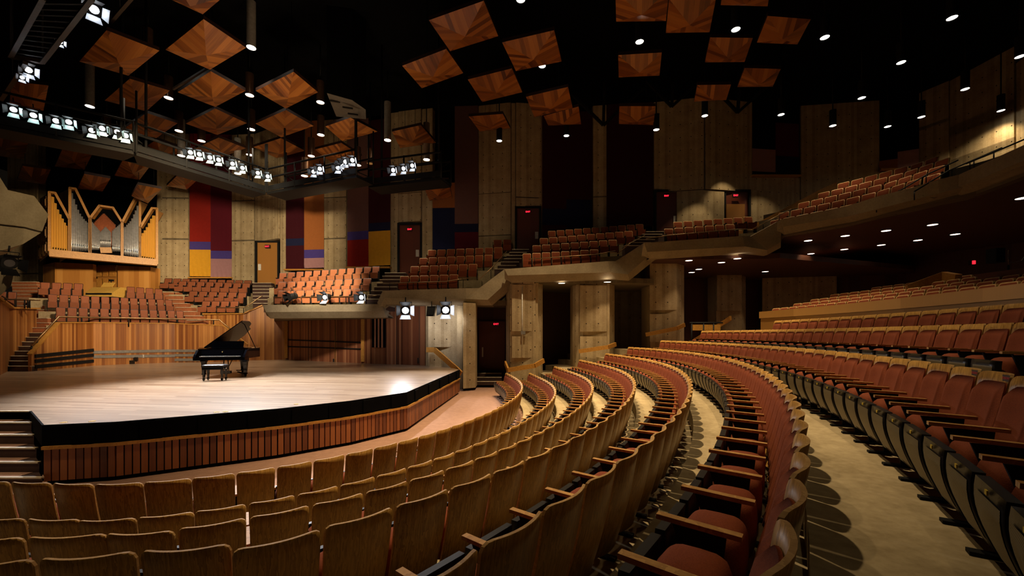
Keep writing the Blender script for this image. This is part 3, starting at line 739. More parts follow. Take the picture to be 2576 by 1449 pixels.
pillar('concrete pillar with a central conduit behind the front rows of seats', [(1273, 21.9), (1284, 21.0), (1347, 20.8), (1365, 21.6)], ZL3+.05, 0, [(1288, 1344, 716, 833, 20.88), (1288, 1344, 846, 900, 20.88), (1348, 1353, 712, 945, 20.9)])
pillar('concrete pillar lit from a recessed lamp, second past the stage', [(1441, 22.0), (1455, 21.4), (1532, 21.2), (1546, 22.0)], ZL3+.05, 0, [(1459, 1526, 718, 834, 21.25), (1459, 1526, 846, 920, 21.25), (1527, 1533, 712, 920, 21.2)])
pillar('shadowed concrete pillar under the fourth loge beside a sloping timber rail', [(1628, 22.4), (1636, 22.0), (1702, 21.8), (1721, 22.4)], ZL4+.05, 0, [(1634, 1700, 662, 780, 21.85), (1634, 1700, 790, 860, 21.85)])
pillar('lamplit concrete pillar deep below the fourth loge', [(1796, 26.6), (1802, 26.2), (1866, 26.2), (1876, 26.8)], ZL4+.05, 0, [(1803, 1865, 672, 782, 26.1)])
cdp = thing('conduit', 'thin pale conduit with a junction box up the middle of a concrete pillar', 'conduit')
p = at(1314, 720, 20.76); q = at(1314, 898, 20.76); mb = MB(); mb.tube([p, q], .022, 8); mb.build('pipe', WHITE, cdp)
p = at(1316, 837, 20.74); mb = MB(); mb.box(p, (.11, .05, .08)); mb.build('junction_box', GREYP, cdp)
def timber_rail(label, pts, h=.28):
    t = thing('timber_rail', label, 'railing')
    for a, b in zip(pts, pts[1:]): mb = MB(); mb.bar(a, b, .09, h); mb.build('board', CAPW, t)
timber_rail('pale timber handrail board sloping down the concrete wall at the stage corner', [at(1073, 880, 20.9), at(1093, 880, 20.85), at(1150, 930, 20.2), at(1160, 940, 20.05)], .25)
timber_rail('orange timber rail wrapped round the foot of the pillar with the conduit', [at(1271, 913, 21.4), at(1278, 931, 20.6), at(1345, 920, 20.4), at(1368, 907, 20.9)], .22)
timber_rail('orange timber rail on the second lamplit pillar', [at(1456, 884, 21.0), at(1530, 873, 20.8), at(1549, 866, 21.2)], .2)
timber_rail('orange timber rail on the shadowed pillar under the fourth loge', [at(1624, 842, 21.6), at(1703, 826, 21.5), at(1722, 817, 21.8)], .2)
timber_rail('reddish timber rail rising beside the parapet of the rear stalls', [at(1730, 868, 21.5), at(1826, 808, 20.4), at(1838, 800, 19.8)], .2)
# recess walls between the pillars
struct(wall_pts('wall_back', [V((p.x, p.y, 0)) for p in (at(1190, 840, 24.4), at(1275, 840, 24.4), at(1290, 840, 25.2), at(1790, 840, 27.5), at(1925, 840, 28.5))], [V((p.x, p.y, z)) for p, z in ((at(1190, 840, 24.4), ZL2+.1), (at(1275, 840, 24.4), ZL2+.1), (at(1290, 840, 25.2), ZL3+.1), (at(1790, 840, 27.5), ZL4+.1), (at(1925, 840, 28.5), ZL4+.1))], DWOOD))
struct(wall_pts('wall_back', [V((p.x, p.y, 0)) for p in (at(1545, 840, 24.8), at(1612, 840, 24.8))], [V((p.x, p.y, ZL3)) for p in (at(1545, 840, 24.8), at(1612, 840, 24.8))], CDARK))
struct(wall_pts('wall_right', [V((p.x, p.y, 2.6)) for p in (at(1918, 840, 27.5), at(2105, 840, 26.5))], [V((p.x, p.y, ZB)) for p in (at(1918, 840, 27.5), at(2105, 840, 26.5))], CWALL))
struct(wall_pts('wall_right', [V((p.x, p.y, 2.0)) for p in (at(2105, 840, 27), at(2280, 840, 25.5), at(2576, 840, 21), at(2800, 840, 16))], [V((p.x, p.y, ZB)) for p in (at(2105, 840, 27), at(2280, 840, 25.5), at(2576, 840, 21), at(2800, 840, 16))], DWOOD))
pst = thing('side_steps', 'low dark steps with pale nosings between stage pillar and front row ends', 'steps')
for i in range(3):
    p, q = at(1192, 840, 21.6+i*.5), at(1262, 840, 21.6+i*.5); mb = MB(); mb.box(((p.x+q.x)/2, p.y+.9, .17*(i+1)/2), ((q.x-p.x)/2, .9, .17*(i+1)/2-.002)); s = mb.build('step', DRISER, pst)
    mb = MB(); mb.box(((p.x+q.x)/2, p.y+.05, .17*(i+1)+.01), ((q.x-p.x)/2, .06, .012)); mb.build('nosing', NOSE, s)
p = at(1238, 840, 24.2)
dm = MB(); dm.box((p.x, p.y, (p.z+1.2)/2-.3), (.75, .04, 1.75)); dd = struct(dm.build('door_9', DOORR))
mb = MB(); mb.box((p.x-.55, p.y-.05, 1.6), (.04, .02, .28)); mb.build('push_plate', WHITE, dd)

# ------------------------------------------------------------------ upper walls, hangings and doors behind the terraces
def sheet(name, u0, d0, u1, d1, v0, v1, mat, th=.3, parent=None, off=0.):         # v0 top, v1 foot; upright slab
    p0, p1 = at(u0, v1, d0), at(u1, v1, d1); zt = max(at(u0, v0, d0).z, at(u1, v0, d1).z) if True else 0; zb = (p0.z+p1.z)/2
    t = V((p1.x-p0.x, p1.y-p0.y, 0)); L = t.length; t.normalize(); n = V((-t.y, t.x, 0)); o = -n*off
    mb = MB(); a, b = V((p0.x, p0.y, 0))+o, V((p1.x, p1.y, 0))+o
    q = [V((a.x, a.y, zb)), V((b.x, b.y, zb)), V((b.x, b.y, zt)), V((a.x, a.y, zt))]
    mb.prism(q, n*th, 0, [(0, zb), (L, zb), (L, zt), (0, zt)]); return mb.build(name, mat, parent)
def dwall(u):
    T = [(-60, 31), (95, 30), (395, 30.2), (475, 30.3), (583, 30.5), (645, 30.3), (718, 28.8), (814, 28.4), (872, 28.2), (985, 27.4), (1085, 26.8), (1210, 26.6), (1285, 26.2), (1362, 26.4), (1490, 26.6), (1643, 26.2), (1770, 25.6), (1890, 26.2), (2010, 26.6), (2210, 26.0), (2310, 25.2), (2420, 23.5), (2560, 21), (2700, 18)]
    for (a, x), (b, y) in zip(T, T[1:]):
        if a <= u <= b:                                            # straight in plan between stations
            k = (u-a)/(b-a); return x*y/lerp(y, x, k)
VT = -40
def conc(u0, u1, v0, v1, joints=(), gap=2, name='wall_back', mat=None, pr=.07):
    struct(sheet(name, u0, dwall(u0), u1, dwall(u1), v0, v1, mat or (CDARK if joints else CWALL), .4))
    vs = [v0]+list(joints)+[v1]
    for a, b in zip(vs, vs[1:]):
        if joints: struct(sheet(name, u0+gap, dwall(u0), u1-gap, dwall(u1), a+2.2, b-2.2, mat or CWALL, .1, None, pr))
CT = 150
conc(20, 98, 300, 720, (560, 690), 2, 'wall_left'); conc(395, 408, CT, 730); conc(408, 477, CT, 735, (499, 602))
conc(583, 642, CT, 735, (506, 606)); conc(642, 705, CT, 607, (470, 508)); conc(705, 719, CT, 735)
conc(815, 874, CT, 720, (498, 601)); conc(982, 1002, CT, 720); conc(1002, 1062, CT, 560, (487,)); conc(1062, 1088, CT, 720)
conc(1203, 1287, CT, 720, (488, 594)); conc(1287, 1296, CT, 690); conc(1296, 1362, CT, 522, (498,)); conc(1490, 1527, CT, 700, (496,)); conc(1355, 1364, CT, 690)
conc(1643, 1772, CT, 482, (318, 364)); conc(1772, 1892, CT, 482, (318, 364)); conc(1703, 1770, 482, 640); conc(1770, 1822, 482, 640); conc(1643, 1648, 482, 640); conc(1880, 2012, 484, 640)
conc(1892, 2012, 445, 484); conc(2012, 2212, CT, 640, (355, 420)); conc(2212, 2312, 428, 640); conc(2312, 2390, 160, 560, (320,), 2, 'wall_right'); conc(2390, 2556, 160, 520, (318, 402), 2, 'wall_right'); conc(2556, 2690, 160, 520, (), 2, 'wall_right')
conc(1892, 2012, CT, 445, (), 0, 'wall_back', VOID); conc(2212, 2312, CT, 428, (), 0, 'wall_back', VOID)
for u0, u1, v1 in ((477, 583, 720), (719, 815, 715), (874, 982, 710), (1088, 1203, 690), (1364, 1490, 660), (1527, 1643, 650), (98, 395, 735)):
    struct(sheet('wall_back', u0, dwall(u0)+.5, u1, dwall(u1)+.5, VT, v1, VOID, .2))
def banner(label, cols, sill=None):
    t = thing('fabric_banner', label, 'wall hanging')
    for u0, u1, parts in cols:
        for c, v0, v1 in parts:
            p0, p1 = at(u0, v1, dwall(u0)-.12), at(u1, v1, dwall(u1)-.12); zt = at((u0+u1)/2, v0, (p0.y+p1.y)/2).z; zb = (p0.z+p1.z)/2
            t2 = V((p1.x-p0.x, p1.y-p0.y, 0)); n = V((t2.y, -t2.x, 0)).normalized(); rows = []
            for j in range(9):
                f = j/8; z = lerp(zb, zt, f)
                rows.append([V((p0.x, p0.y, 0))+t2*(i/16)+V((0, 0, z))+n*(.022*math.sin(i*1.9+j*.7+u0)*(1-f)**2*(1 if v1 > 655 else .2)) for i in range(17)])
            mb = MB(); mb.grid(rows); mb.build('banner_panel', BAN[c], t, '%s cloth panel' % c)
    if sill:
        u0, u1, v = sill; p, q = at(u0, v, dwall(u0)-.15), at(u1, v, dwall(u1)-.15); mb = MB(); mb.bar(p, q, .3, .1); mb.build('sill', CAPW, t)
    return t
banner('tall patchwork banner, red blue and gold beside plum blue and mauve, next to the organ', [(477, 530, [('red', 300, 608), ('blue', 608, 628), ('gold', 628, 695)]), (530, 583, [('maroon', 300, 631), ('blue', 631, 651), ('mauve', 651, 697)])], (476, 584, 699))
banner('tall banner, dark maroon beside long amber with blue and mauve foot', [(719, 765, [('wine', 300, 600), ('navy', 600, 618), ('wine', 618, 677)]), (765, 815, [('rust', 300, 628), ('blue', 628, 649), ('mauve', 649, 674)])], (717, 816, 679))
banner('tall banner with grey-mauve top, red square and gold square at the foot', [(874, 927, [('brown', 300, 582), ('blue', 582, 603), ('red', 603, 671)]), (927, 982, [('dark', 300, 560), ('navy', 560, 581), ('gold', 581, 668)])], (873, 983, 673))
banner('shadowed banner of navy, brown and dark red beside the second exit door', [(1088, 1144, [('rust', 460, 523), ('navy', 523, 628)]), (1144, 1203, [('brown', 250, 563), ('navy', 563, 584), ('maroon', 584, 628)])])
banner('almost black banner of maroon and navy between two concrete piers', [(1364, 1425, [('wine', 280, 525), ('navy', 525, 566), ('dark', 566, 610)]), (1425, 1490, [('dark', 280, 502), ('navy', 502, 600)])])
banner('nearly black banner beside the fourth exit door', [(1527, 1580, [('dark', 250, 540), ('wine', 540, 580)]), (1580, 1643, [('dark', 250, 570)])])
banner('dim banner of mauve and maroon on a timber sill over the fourth loge exit door', [(1892, 1951, [('mauve', 375, 432)]), (1951, 2010, [('maroon', 310, 393), ('navy', 393, 440)])], (1890, 2012, 443))
banner('small lamplit banner of orange and mauve above the balcony seats', [(2212, 2258, [('rust', 402, 430)]), (2258, 2312, [('mauve', 378, 419)])], (2214, 2312, 427))
def door(n, u0, u1, v0, v1, mat, plate=None, dd=.1):
    d = dwall((u0+u1)/2)+dd; p, q = at(u0, v1, d), at(u1, v0, d); cx, cz = (p.x+q.x)/2, (p.z+q.z)/2; w, h = (q.x-p.x)/2, (q.z-p.z)/2
    mb = MB(); mb.box((cx, d, cz), (w+.02, .06, h)); o = struct(mb.build('door_%d' % n, mat))
    mb = MB()
    for s in (-1, 1): mb.box((cx+s*(w+.06), d-.05, cz), (.06, .14, h+.05))
    mb.box((cx, d-.05, cz+h+.06), (w+.12, .14, .06)); mb.build('frame', BLACKM, o)
    if plate:
        r = at(plate[0], plate[1], d-.09); mb = MB(); mb.box(r, (.10, .02, .22)); mb.build('push_plate', WHITE, o)
door(1, 649, 701, 611, 735, DOORW, (653, 672)); door(2, 1006, 1058, 567, 700, DOORR, (1050, 637)); door(3, 1300, 1356, 525, 650, DOORR, (1350, 592))
door(4, 1649, 1702, 484, 620, DOORR, (1698, 552)); door(5, 1823, 1880, 484, 600, DOORR)
p, q = at(1830, 600, 25.6), at(1876, 512, 25.6); mb = MB(); mb.box(((p.x+q.x)/2, 25.75, (p.z+q.z)/2), ((q.x-p.x)/2, .05, (q.z-p.z)/2)); struct(mb.build('door_6', DOORW))
def exit_sign(label, u, v, d, w=.34, h=.22):
    t = thing('exit_sign', label, 'exit sign', at(u, v, d)); mb = MB(); mb.box((0, 0, 0), (w/2, .05, h/2)); mb.build('housing', EXITB, t)
    finalize_text('EXIT', h*.62, 'lettering', EXITR, Matrix.Translation((0, -.056, -.01)) @ Matrix.Rotation(math.pi/2, 4, 'X') @ Matrix.Diagonal((1.05, 1, 1, 1)), t)
exit_sign('red EXIT sign on the brightly lit timber door above the choir', 673, 620, dwall(673)-.25)
exit_sign('red EXIT sign above the dark door of the second loge', 1031, 577, dwall(1031)-.25)
exit_sign('red EXIT sign above the dark door of the third loge', 1328, 533, dwall(1328)-.25)
exit_sign('red EXIT sign on the dark red door of the fourth loge', 1676, 493, dwall(1676)-.25)
exit_sign('red EXIT sign over the doorway with a lit timber leaf', 1850, 492, dwall(1850)-.25)
exit_sign('red EXIT sign glowing in the dark recess beside the stage pillar', 1248, 815, 23.4)

# handrails along the loges
RG = 'thin bronze rails along the loge fronts'
rail('loge_rail', 'thin rail along the front of the first loge', [at(688, 748, 22.1), at(935, 745, 22.1), at(948, 743, 22.0)], .022, [at(u, 747, 22.1) for u in (690, 780, 870, 935)], .4, None, RG)
rail('loge_rail', 'thin rail along the front of the second loge', [at(962, 713, 21.2), at(1120, 708, 21.2), at(1182, 699, 21.2)], .022, [at(u, 711, 21.2) for u in (980, 1040, 1110)]+[at(1165, 702, 21.2)], .45, None, RG)
rail('loge_rail', 'rail climbing the stairs between the second and third loge', [at(1205, 703, 21.0), at(1235, 676, 21.4), at(1275, 632, 23.5)], .022, [at(1235, 676, 21.4)], .5, None, RG)
rail('loge_rail', 'thin rail along the front of the third loge', [at(1330, 652, 20.9), at(1500, 640, 20.9), at(1548, 631, 20.9)], .022, [at(u, 648-(u-1330)*.065, 20.9) for u in (1345, 1420, 1500)], .4, None, RG)
rail('loge_rail', 'rail climbing the stairs between the third and fourth loge', [at(1552, 640, 20.7), at(1585, 612, 21.0), at(1622, 592, 22.4)], .022, [at(1585, 612, 21.0)], .5, None, RG)
rail('loge_rail', 'thin rail along the front of the fourth loge', [at(1625, 600, 20.4), at(1680, 592, 20.4), at(1850, 577, 20.4), at(1888, 576, 20.3)], .022, [at(u, 590, 20.4) for u in (1690, 1770)]+[at(1850, 577, 20.4)], .4, None, RG)
rail('loge_rail', 'rail sloping from the fourth loge up to the balcony', [at(1893, 576, 19.9), at(1990, 526, 19.9)], .022, [at(1920, 562, 19.9), at(1960, 541, 19.9)], .5, None, RG)

# ------------------------------------------------------------------ pipe organ
HO = 4.67
def dorg(v_base): return HO*F/(V0-v_base)
og = thing('pipe_organ', 'golden oak pipe organ with five gabled pipe fields above the choir seats', 'pipe organ')
bays = [[(124.5, 484), (139, 486), (175, 552)], [(176, 473.5), (190, 475.5), (226, 550)], [(227, 549), (250, 518), (284, 523), (306.7, 559)], [(307.7, 559), (339, 500), (352, 502.4)], [(352, 573), (382, 524), (394.7, 525)]]
def base_v(u): return 640+(u-124.5)*(664-640)/(394-124.5)
def do(u): return dorg(base_v(u))
for bi, g in enumerate(bays):
    u0, u1 = g[0][0], g[-1][0]; pts = [at(u0, base_v(u0), do(u0))]+[at(u, v, do(u)) for u, v in g]+[at(u1, base_v(u1), do(u1))]
    mb = MB()
    nn = V((pts[-1].y-pts[0].y, -(pts[-1].x-pts[0].x), 0)).normalized()
    for a, b in zip(pts, pts[1:]):
        t = (b-a).normalized(); M = Matrix((t, nn, t.cross(nn))).transposed(); mb.box((a+b)/2-nn*.15, ((b-a).length/2+.03, .25, .06), 0, 0, M)
    fr = mb.build('bay_frame', CAPW, og)
    dv_ = V((pts[0].x, pts[0].y, 0)).normalized(); q = [p+dv_*.5 for p in pts]; mb = MB(); mb.prism(q, dv_*.25); mb.build('bay_back', VOID, og)
mb = MB()
for u0, u1 in ((124.5, 226), (226, 306.7), (306.7, 394.7)):
    a, b = at(u0, base_v(u0)-3, do(u0)-.35), at(u1, base_v(u1)-3, do(u1)-.35); mb.bar(a, b, .5, .42)
mb.build('pipe_shelf', CAPW, og)
def pipe(u, v_top, v_mouth, v_base, wpx, mat, name, sq=False, dz=.12):
    d = do(u)+dz; r = wpx*d/F/2; a, m, b = at(u, v_base, d), at(u, v_mouth, d), at(u, v_top, d); mb = MB()
    if sq:
        c = (a+b)/2; mb.box(c, (r, r, (b.z-a.z)/2)); mb.box((c.x, c.y-r-.005, m.z), (r*.8, .006, .05), 0, 1)
    else:
        mb.tube([a, m, b], [r*.3, r, r], 10); mb.box((m.x, m.y-r, m.z+.10), (r*.55, .012, .05), 0, 1)
    mb.build(name, [mat, BLACKM], og)
for i, vt in enumerate((495, 511, 527, 539, 550, 560, 568)):
    pipe(129.5+i*6.9-(i*i)*.12, vt, 624+i*.8, 631+i*.7, 6.6-i*.35, PIPEW, 'wooden_pipe', True)
for i, vt in enumerate((594, 587, 580, 572, 562, 551, 543)):
    pipe(354.5+i*5.6, vt, 646+i*.9, 650+i*.9, 4.0+i*.3, PIPEW, 'wooden_pipe', True)
for i, vt in enumerate((486, 501, 515, 528, 538, 545, 551, 556, 560)): pipe(180.5+i*5.45-(i*i)*.055, vt, 619+i*.6, 632, 5.0-i*.25, TIN, 'metal_pipe')
for i, vt in enumerate((555, 559, 563, 567, 570, 573, 577, 580)): pipe(229.5+i*2.95, vt, 621+i*.4, 629, 2.6, TIN, 'metal_pipe')
for i in range(16): pipe(252.6+i*1.72, 570+abs(i-7.5)*1.9, 609+.1*i, 624, 1.6, TIN, 'metal_pipe')
for i, vt in enumerate((580, 577, 574, 572, 569, 566, 563)): pipe(283.5+i*3.2, vt, 624+i*.4, 633, 2.8, TIN, 'metal_pipe')
for i, vt in enumerate((573, 571, 566, 562, 557, 550, 540, 530, 518)): pipe(310.5+i*4.5, vt, 632+i*.7, 642+i*.6, 3.6+i*.18, TIN, 'metal_pipe')
for i in range(20): pipe(233+i*2.95, 536+abs(i-9.5)*3.0, 600, 625, 2.7, COPPER, 'copper_pipe', False, .24)
mb = MB(); a, b = at(252, 630, do(252)-.05), at(281, 630, do(281)-.05); mb.bar(a, b, .3, .35); mb.build('chest_block', CAPW, og)
# side of the case, coffered
a, b = at(124.5, 484, do(124)), at(100, 500, do(124)+2.6); mb = MB()
mb.poly([V((a.x, a.y, CH+HO)), V((b.x, b.y, CH+HO)), b, a], [(0, 0), (2.6, 0), (2.6, 3.6), (0, 3.8)]); mb.build('case_side', ORGW, og)
mb = MB()
for i in range(3):
    for j in range(4):
        p = a.lerp(b, (i+.5)/3); z = CH+HO+.45+j*.9
        if z < a.z-.3: mb.box((p.x-.05, p.y, z), (.33, .07, .33), math.atan2(b.y-a.y, b.x-a.x)); mb.box((p.x-.09, p.y, z), (.2, .07, .2), math.atan2(b.y-a.y, b.x-a.x))
mb.build('case_side_coffers', CAPW, og)
a, b = at(176, 474, do(176)), at(150, 486, do(176)+2.2); mb = MB(); mb.poly([V((a.x, a.y, CH+HO)), V((b.x, b.y, CH+HO)), b, a], [(0, 0), (2.2, 0), (2.2, 4), (0, 4)]); mb.build('tower_side', ORGW, og)
for bi, (ua, va, ub, vb, dep) in enumerate(((227, 549, 250, 518, 2.2), (307.7, 559, 339, 500, 2.2), (352, 573, 382, 524, 2.2))):
    a, b = at(ua, va, do(ua)), at(ub, vb, do(ub)); mb = MB(); o = V((-.9, 2.0, .25)); mb.poly([a, b, b+o, a+o], [(0, 0), (1, 0), (1, 2), (0, 2)]); mb.build('gable_roof', ORGW, og)
# lower case
lc = [(107, 727, 640), (136, 727, 640), (232, 727, 643), (236, 727, 644)]
def lowcase(u0, d0, u1, d1, vt, vb):
    p0, p1 = at(u0, vb, d0), at(u1, vb, d1); zt = CH+HO-.05; zb = min(p0.z, p1.z)-.6; t = V((p1.x-p0.x, p1.y-p0.y, 0)); L = t.length; n = V((-t.y, t.x, 0)).normalized(); mb = MB()
    mb.prism([V((p0.x, p0.y, zb)), V((p1.x, p1.y, zb)), V((p1.x, p1.y, zt)), V((p0.x, p0.y, zt))], n*.4, 0, [(u0*.05, zb), (u0*.05+L, zb), (u0*.05+L, zt), (u0*.05, zt)]); return mb.build('lower_case_boards', ORGW, og)
lowcase(108, 28.0, 138, 26.9, 0, 725); lowcase(138, 26.9, 234, 27.6, 0, 725); lowcase(296, 28.2, 379, 28.8, 0, 725); lowcase(379, 28.8, 403, 29.6, 0, 725)
p0, p1 = at(234, 725, 28.2), at(296, 725, 28.6); mb = MB(); mb.box(((p0.x+p1.x)/2, 28.6, CH+3.4), ((p1.x-p0.x)/2, .1, 1.3)); mb.build('carved_door', DOORW, og)
mb = MB()
for i in range(3):
    for j in range(3):
        x = lerp(p0.x, p1.x, (i+.5)/3); z = CH+2.6+j*.82; mb.box((x, 28.46, z), (.23, .05, .34)); mb.box((x, 28.42, z), (.14, .05, .22))
mb.build('carved_panels', CAPW, og)
oc = thing('organ_console', 'low golden wooden organ console with a sheet music desk', 'organ console', at(267, 744, 26.7))
mb = MB(); mb.prism([(-.88, -.45, -.1), (-.88, .5, -.1), (-.88, .5, .55), (-.88, .05, .55), (-.88, -.45, .18)], (1.76, 0, 0)); mb.build('case', CONSOLE, oc)
mb = MB(); mb.prism([(-.37, .02, .56), (-.37, .08, .56), (-.31, .22, .86), (-.31, .16, .86)], (.70, 0, 0)); mb.build('music_desk', CONSOLE, oc)
mb = MB(); mb.box((0, -.47, .08), (.80, .03, .05)); mb.build('key_slip', BLACK, oc)
mb = MB(); mb.box((.05, .3, 1.02), (.13, .05, .06)); mb.tube([(.03, .3, .55), (.03, .3, 1.0)], .03, 6); mb.build('desk_lamp', BLACK, oc)

# ------------------------------------------------------------------ grand piano and bench
PC = onz(561, 949, ZS)
ang = math.radians(11); SP = 1.10
pn = thing('grand_piano', 'glossy black concert grand piano with its lid propped open on the stage', 'grand piano', PC, ang); pn.scale = (SP,)*3
def outline(z):
    L = [(-.78, 0), (.78, 0), (.78, 1.05)]
    L += [(.78-.42*t-.0, 1.05+.95*t+.10*math.sin(t*math.pi*2)) for t in [i/8 for i in range(1, 9)]]
    L += [(.36-.45*math.sin(a)*1.0-.0, 2.0+.30*math.sin(a*1.0)*1.0) for a in [math.pi/2*i/5 for i in range(1, 6)]]
    L += [(-.45, 2.28), (-.72, 2.15), (-.78, 1.9)]
    return [V((x, y, z)) for x, y in L]
mb = MB(); mb.prism(outline(.66), (0, 0, .34)); mb.build('case', GLOSS, pn)
mb = MB(); mb.prism([p*1 for p in outline(.985)], (0, 0, .02)); 
mb = MB(); inner = [V((p.x*.93, .28+p.y*.84, 1.004)) for p in outline(0)]; mb.poly(inner); mb.build('iron_frame', IRON, pn)
mb = MB()
for i in range(14): mb.box((-.6+i*.085, .55, 1.02), (.006, .22, .008))
for i in range(5): mb.bar((-.55+i*.26, .40, 1.03), (-.60+i*.2, 1.95-abs(i)*.18, 1.03), .03, .03)
mb.build('strings_braces', GOLD, pn)
mb = MB(); mb.box((-.02, .40, 1.012), (.6, .025, .012)); mb.build('felt_strip', FELT, pn)
mb = MB(); mb.box((0, -.11, .66), (.80, .17, .05)); mb.build('key_bed', GLOSS, pn)
for s in (-1, 1): mb = MB(); mb.prism([(s*.73, -.28, .69), (s*.73, .06, .69), (s*.73, .06, .98), (s*.73, -.08, .95), (s*.73, -.22, .80)], (s*.07, 0, 0)); mb.build('key_cheek', GLOSS, pn)
mb = MB()
for i in range(52): mb.box((-.615+i*.02366, -.16, .735), (.0112, .075, .012))
mb.build('white_keys', IVORY, pn)
mb = MB()
for i in range(51):
    if i % 7 not in (1, 4): mb.box((-.603+i*.02366, -.125, .752), (.006, .045, .012))
mb.build('black_keys', BLACK, pn)
mb = MB(); mb.prism([(-.66, -.075, .75), (-.66, -.04, .75), (-.66, .03, .96), (-.66, -.01, .96)], (1.32, 0, 0)); fb = mb.build('fallboard', GLOSS, pn)
finalize_text('STEINWAY & SONS', .034, 'lettering', GOLD, Matrix.Translation((0, -.052, .83)) @ Matrix.Rotation(math.radians(108), 4, 'X') @ Matrix.Rotation(0, 4, 'Z') if False else Matrix.Translation((0, -.049, .83)) @ Matrix.Rotation(math.radians(73), 4, 'X'), fb, .001)
mb = MB(); mb.tube([(0, -.041, .87), (0, -.038, .895)], .010, 8); mb.tube([(-.012, -.036, .888), (-.016, -.032, .905), (0, -.030, .912), (.016, -.032, .905), (.012, -.036, .888)], .004, 6); mb.build('lyre_emblem', GOLD, fb)
mb = MB(); mb.prism([(-.52, .34, 1.01), (-.52, .37, 1.01), (-.52, .44, 1.26), (-.52, .41, 1.26)], (1.02, 0, 0)); mb.build('music_desk', GLOSS, pn)
la = math.radians(38)
def lid(p): q = V((p.x+.78, p.y, 0)); return V((-.78+q.x*math.cos(la), q.y, 1.02+q.x*math.sin(la)))
lp = [lid(V((p.x*1.0, max(p.y, .42), 0))) for p in outline(0)]
nl = V((-math.sin(la), 0, math.cos(la)))
mb = MB(); mb.prism(lp, nl*.028); mb.build('lid', plain('lid_lacquer', (.006, .006, .008), .22, 0, .15), pn)
mb = MB(); mb.prism([V((-.78, .06, 1.01)), V((.78, .06, 1.01)), V((.78, .34, 1.01)), V((-.78, .34, 1.01))], (0, 0, .02)); mb.build('folded_lid_front', GLOSS, pn)
t1 = lid(V((.60, .95, 0))); mb = MB(); mb.tube([(.74, .80, .99), t1], .014, 8); mb.build('prop_stick', GLOSS, pn)
for x, y in ((-.66, .14), (.66, .14), (-.12, 1.85)):
    mb = MB(); sq = lambda z, r: [V((x-r, y-r, z)), V((x+r, y-r, z)), V((x+r, y+r, z)), V((x-r, y+r, z))]
    mb.grid([sq(.66, .085), sq(.56, .085), sq(.52, .065), sq(.14, .042), sq(.10, .055), sq(.09, .05)], 0, False, None, True); lg = mb.build('leg', GLOSS, pn)
    mb = MB(); mb.tube([(x-.02, y, .055), (x+.02, y, .055)], .055, 14); mb.box((x, y, .085), (.03, .03, .03)); mb.build('caster', DARKMETAL, lg)
    if x > 0 or y > 1: mb = MB(); mb.bar((x, y, .09), (x*.4, y*.4+.45, .14), .05, .035); mb.build('spreader_arm', BLACKM, lg)
mb = MB(); mb.box((0, .22, .16), (.16, .06, .05))
for s in (-1, 1): mb.bar((s*.09, .22, .18), (s*.06, .22, .64), .025, .025)
mb.bar((0, .26, .2), (0, .75, .62), .02, .02); ly = mb.build('pedal_lyre', GLOSS, pn)
for x in (-.07, 0, .07): mb = MB(); mb.box((x, .10, .10), (.02, .09, .008)); mb.build('pedal', GOLD, ly)
BC = onz(541, 957, ZS); BC = BC+V((0, -.0, 0))
bn = thing('piano_bench', 'tufted black leather piano bench in front of the grand piano', 'bench', BC, ang); bn.scale = (1.16,)*3
mb = MB(); rows = []
for i in range(13):
    rows.append([V((-.30+.60*i/12, -.18+.36*j/8, .47+.03*min(1, min(i, 12-i)/1., min(j, 8-j)/1.)-.006*(1 if i % 3 == 0 and j % 4 == 0 else 0))) for j in range(9)])
mb.grid(rows); mb.box((0, 0, .45), (.30, .18, .025)); mb.build('cushion', LEATH, bn)
mb = MB(); mb.box((0, 0, .385), (.285, .165, .045)); mb.build('apron', GLOSS, bn)
for s in (-1, 1):
    mb = MB(); mb.tube([(s*.286, 0, .385), (s*.325, 0, .385)], .028, 12); mb.build('height_knob', CHROME, bn)
    for q in (-1, 1):
        mb = MB(); x, y = s*.25, q*.13; mb.grid([[V((x+a*r, y+b*r, z)) for a, b in ((-1, -1), (1, -1), (1, 1), (-1, 1))] for z, r in ((.36, .032), (.08, .020), (.05, .028), (0, .012))], 0, False, None, True); mb.build('leg', GLOSS, bn)
        
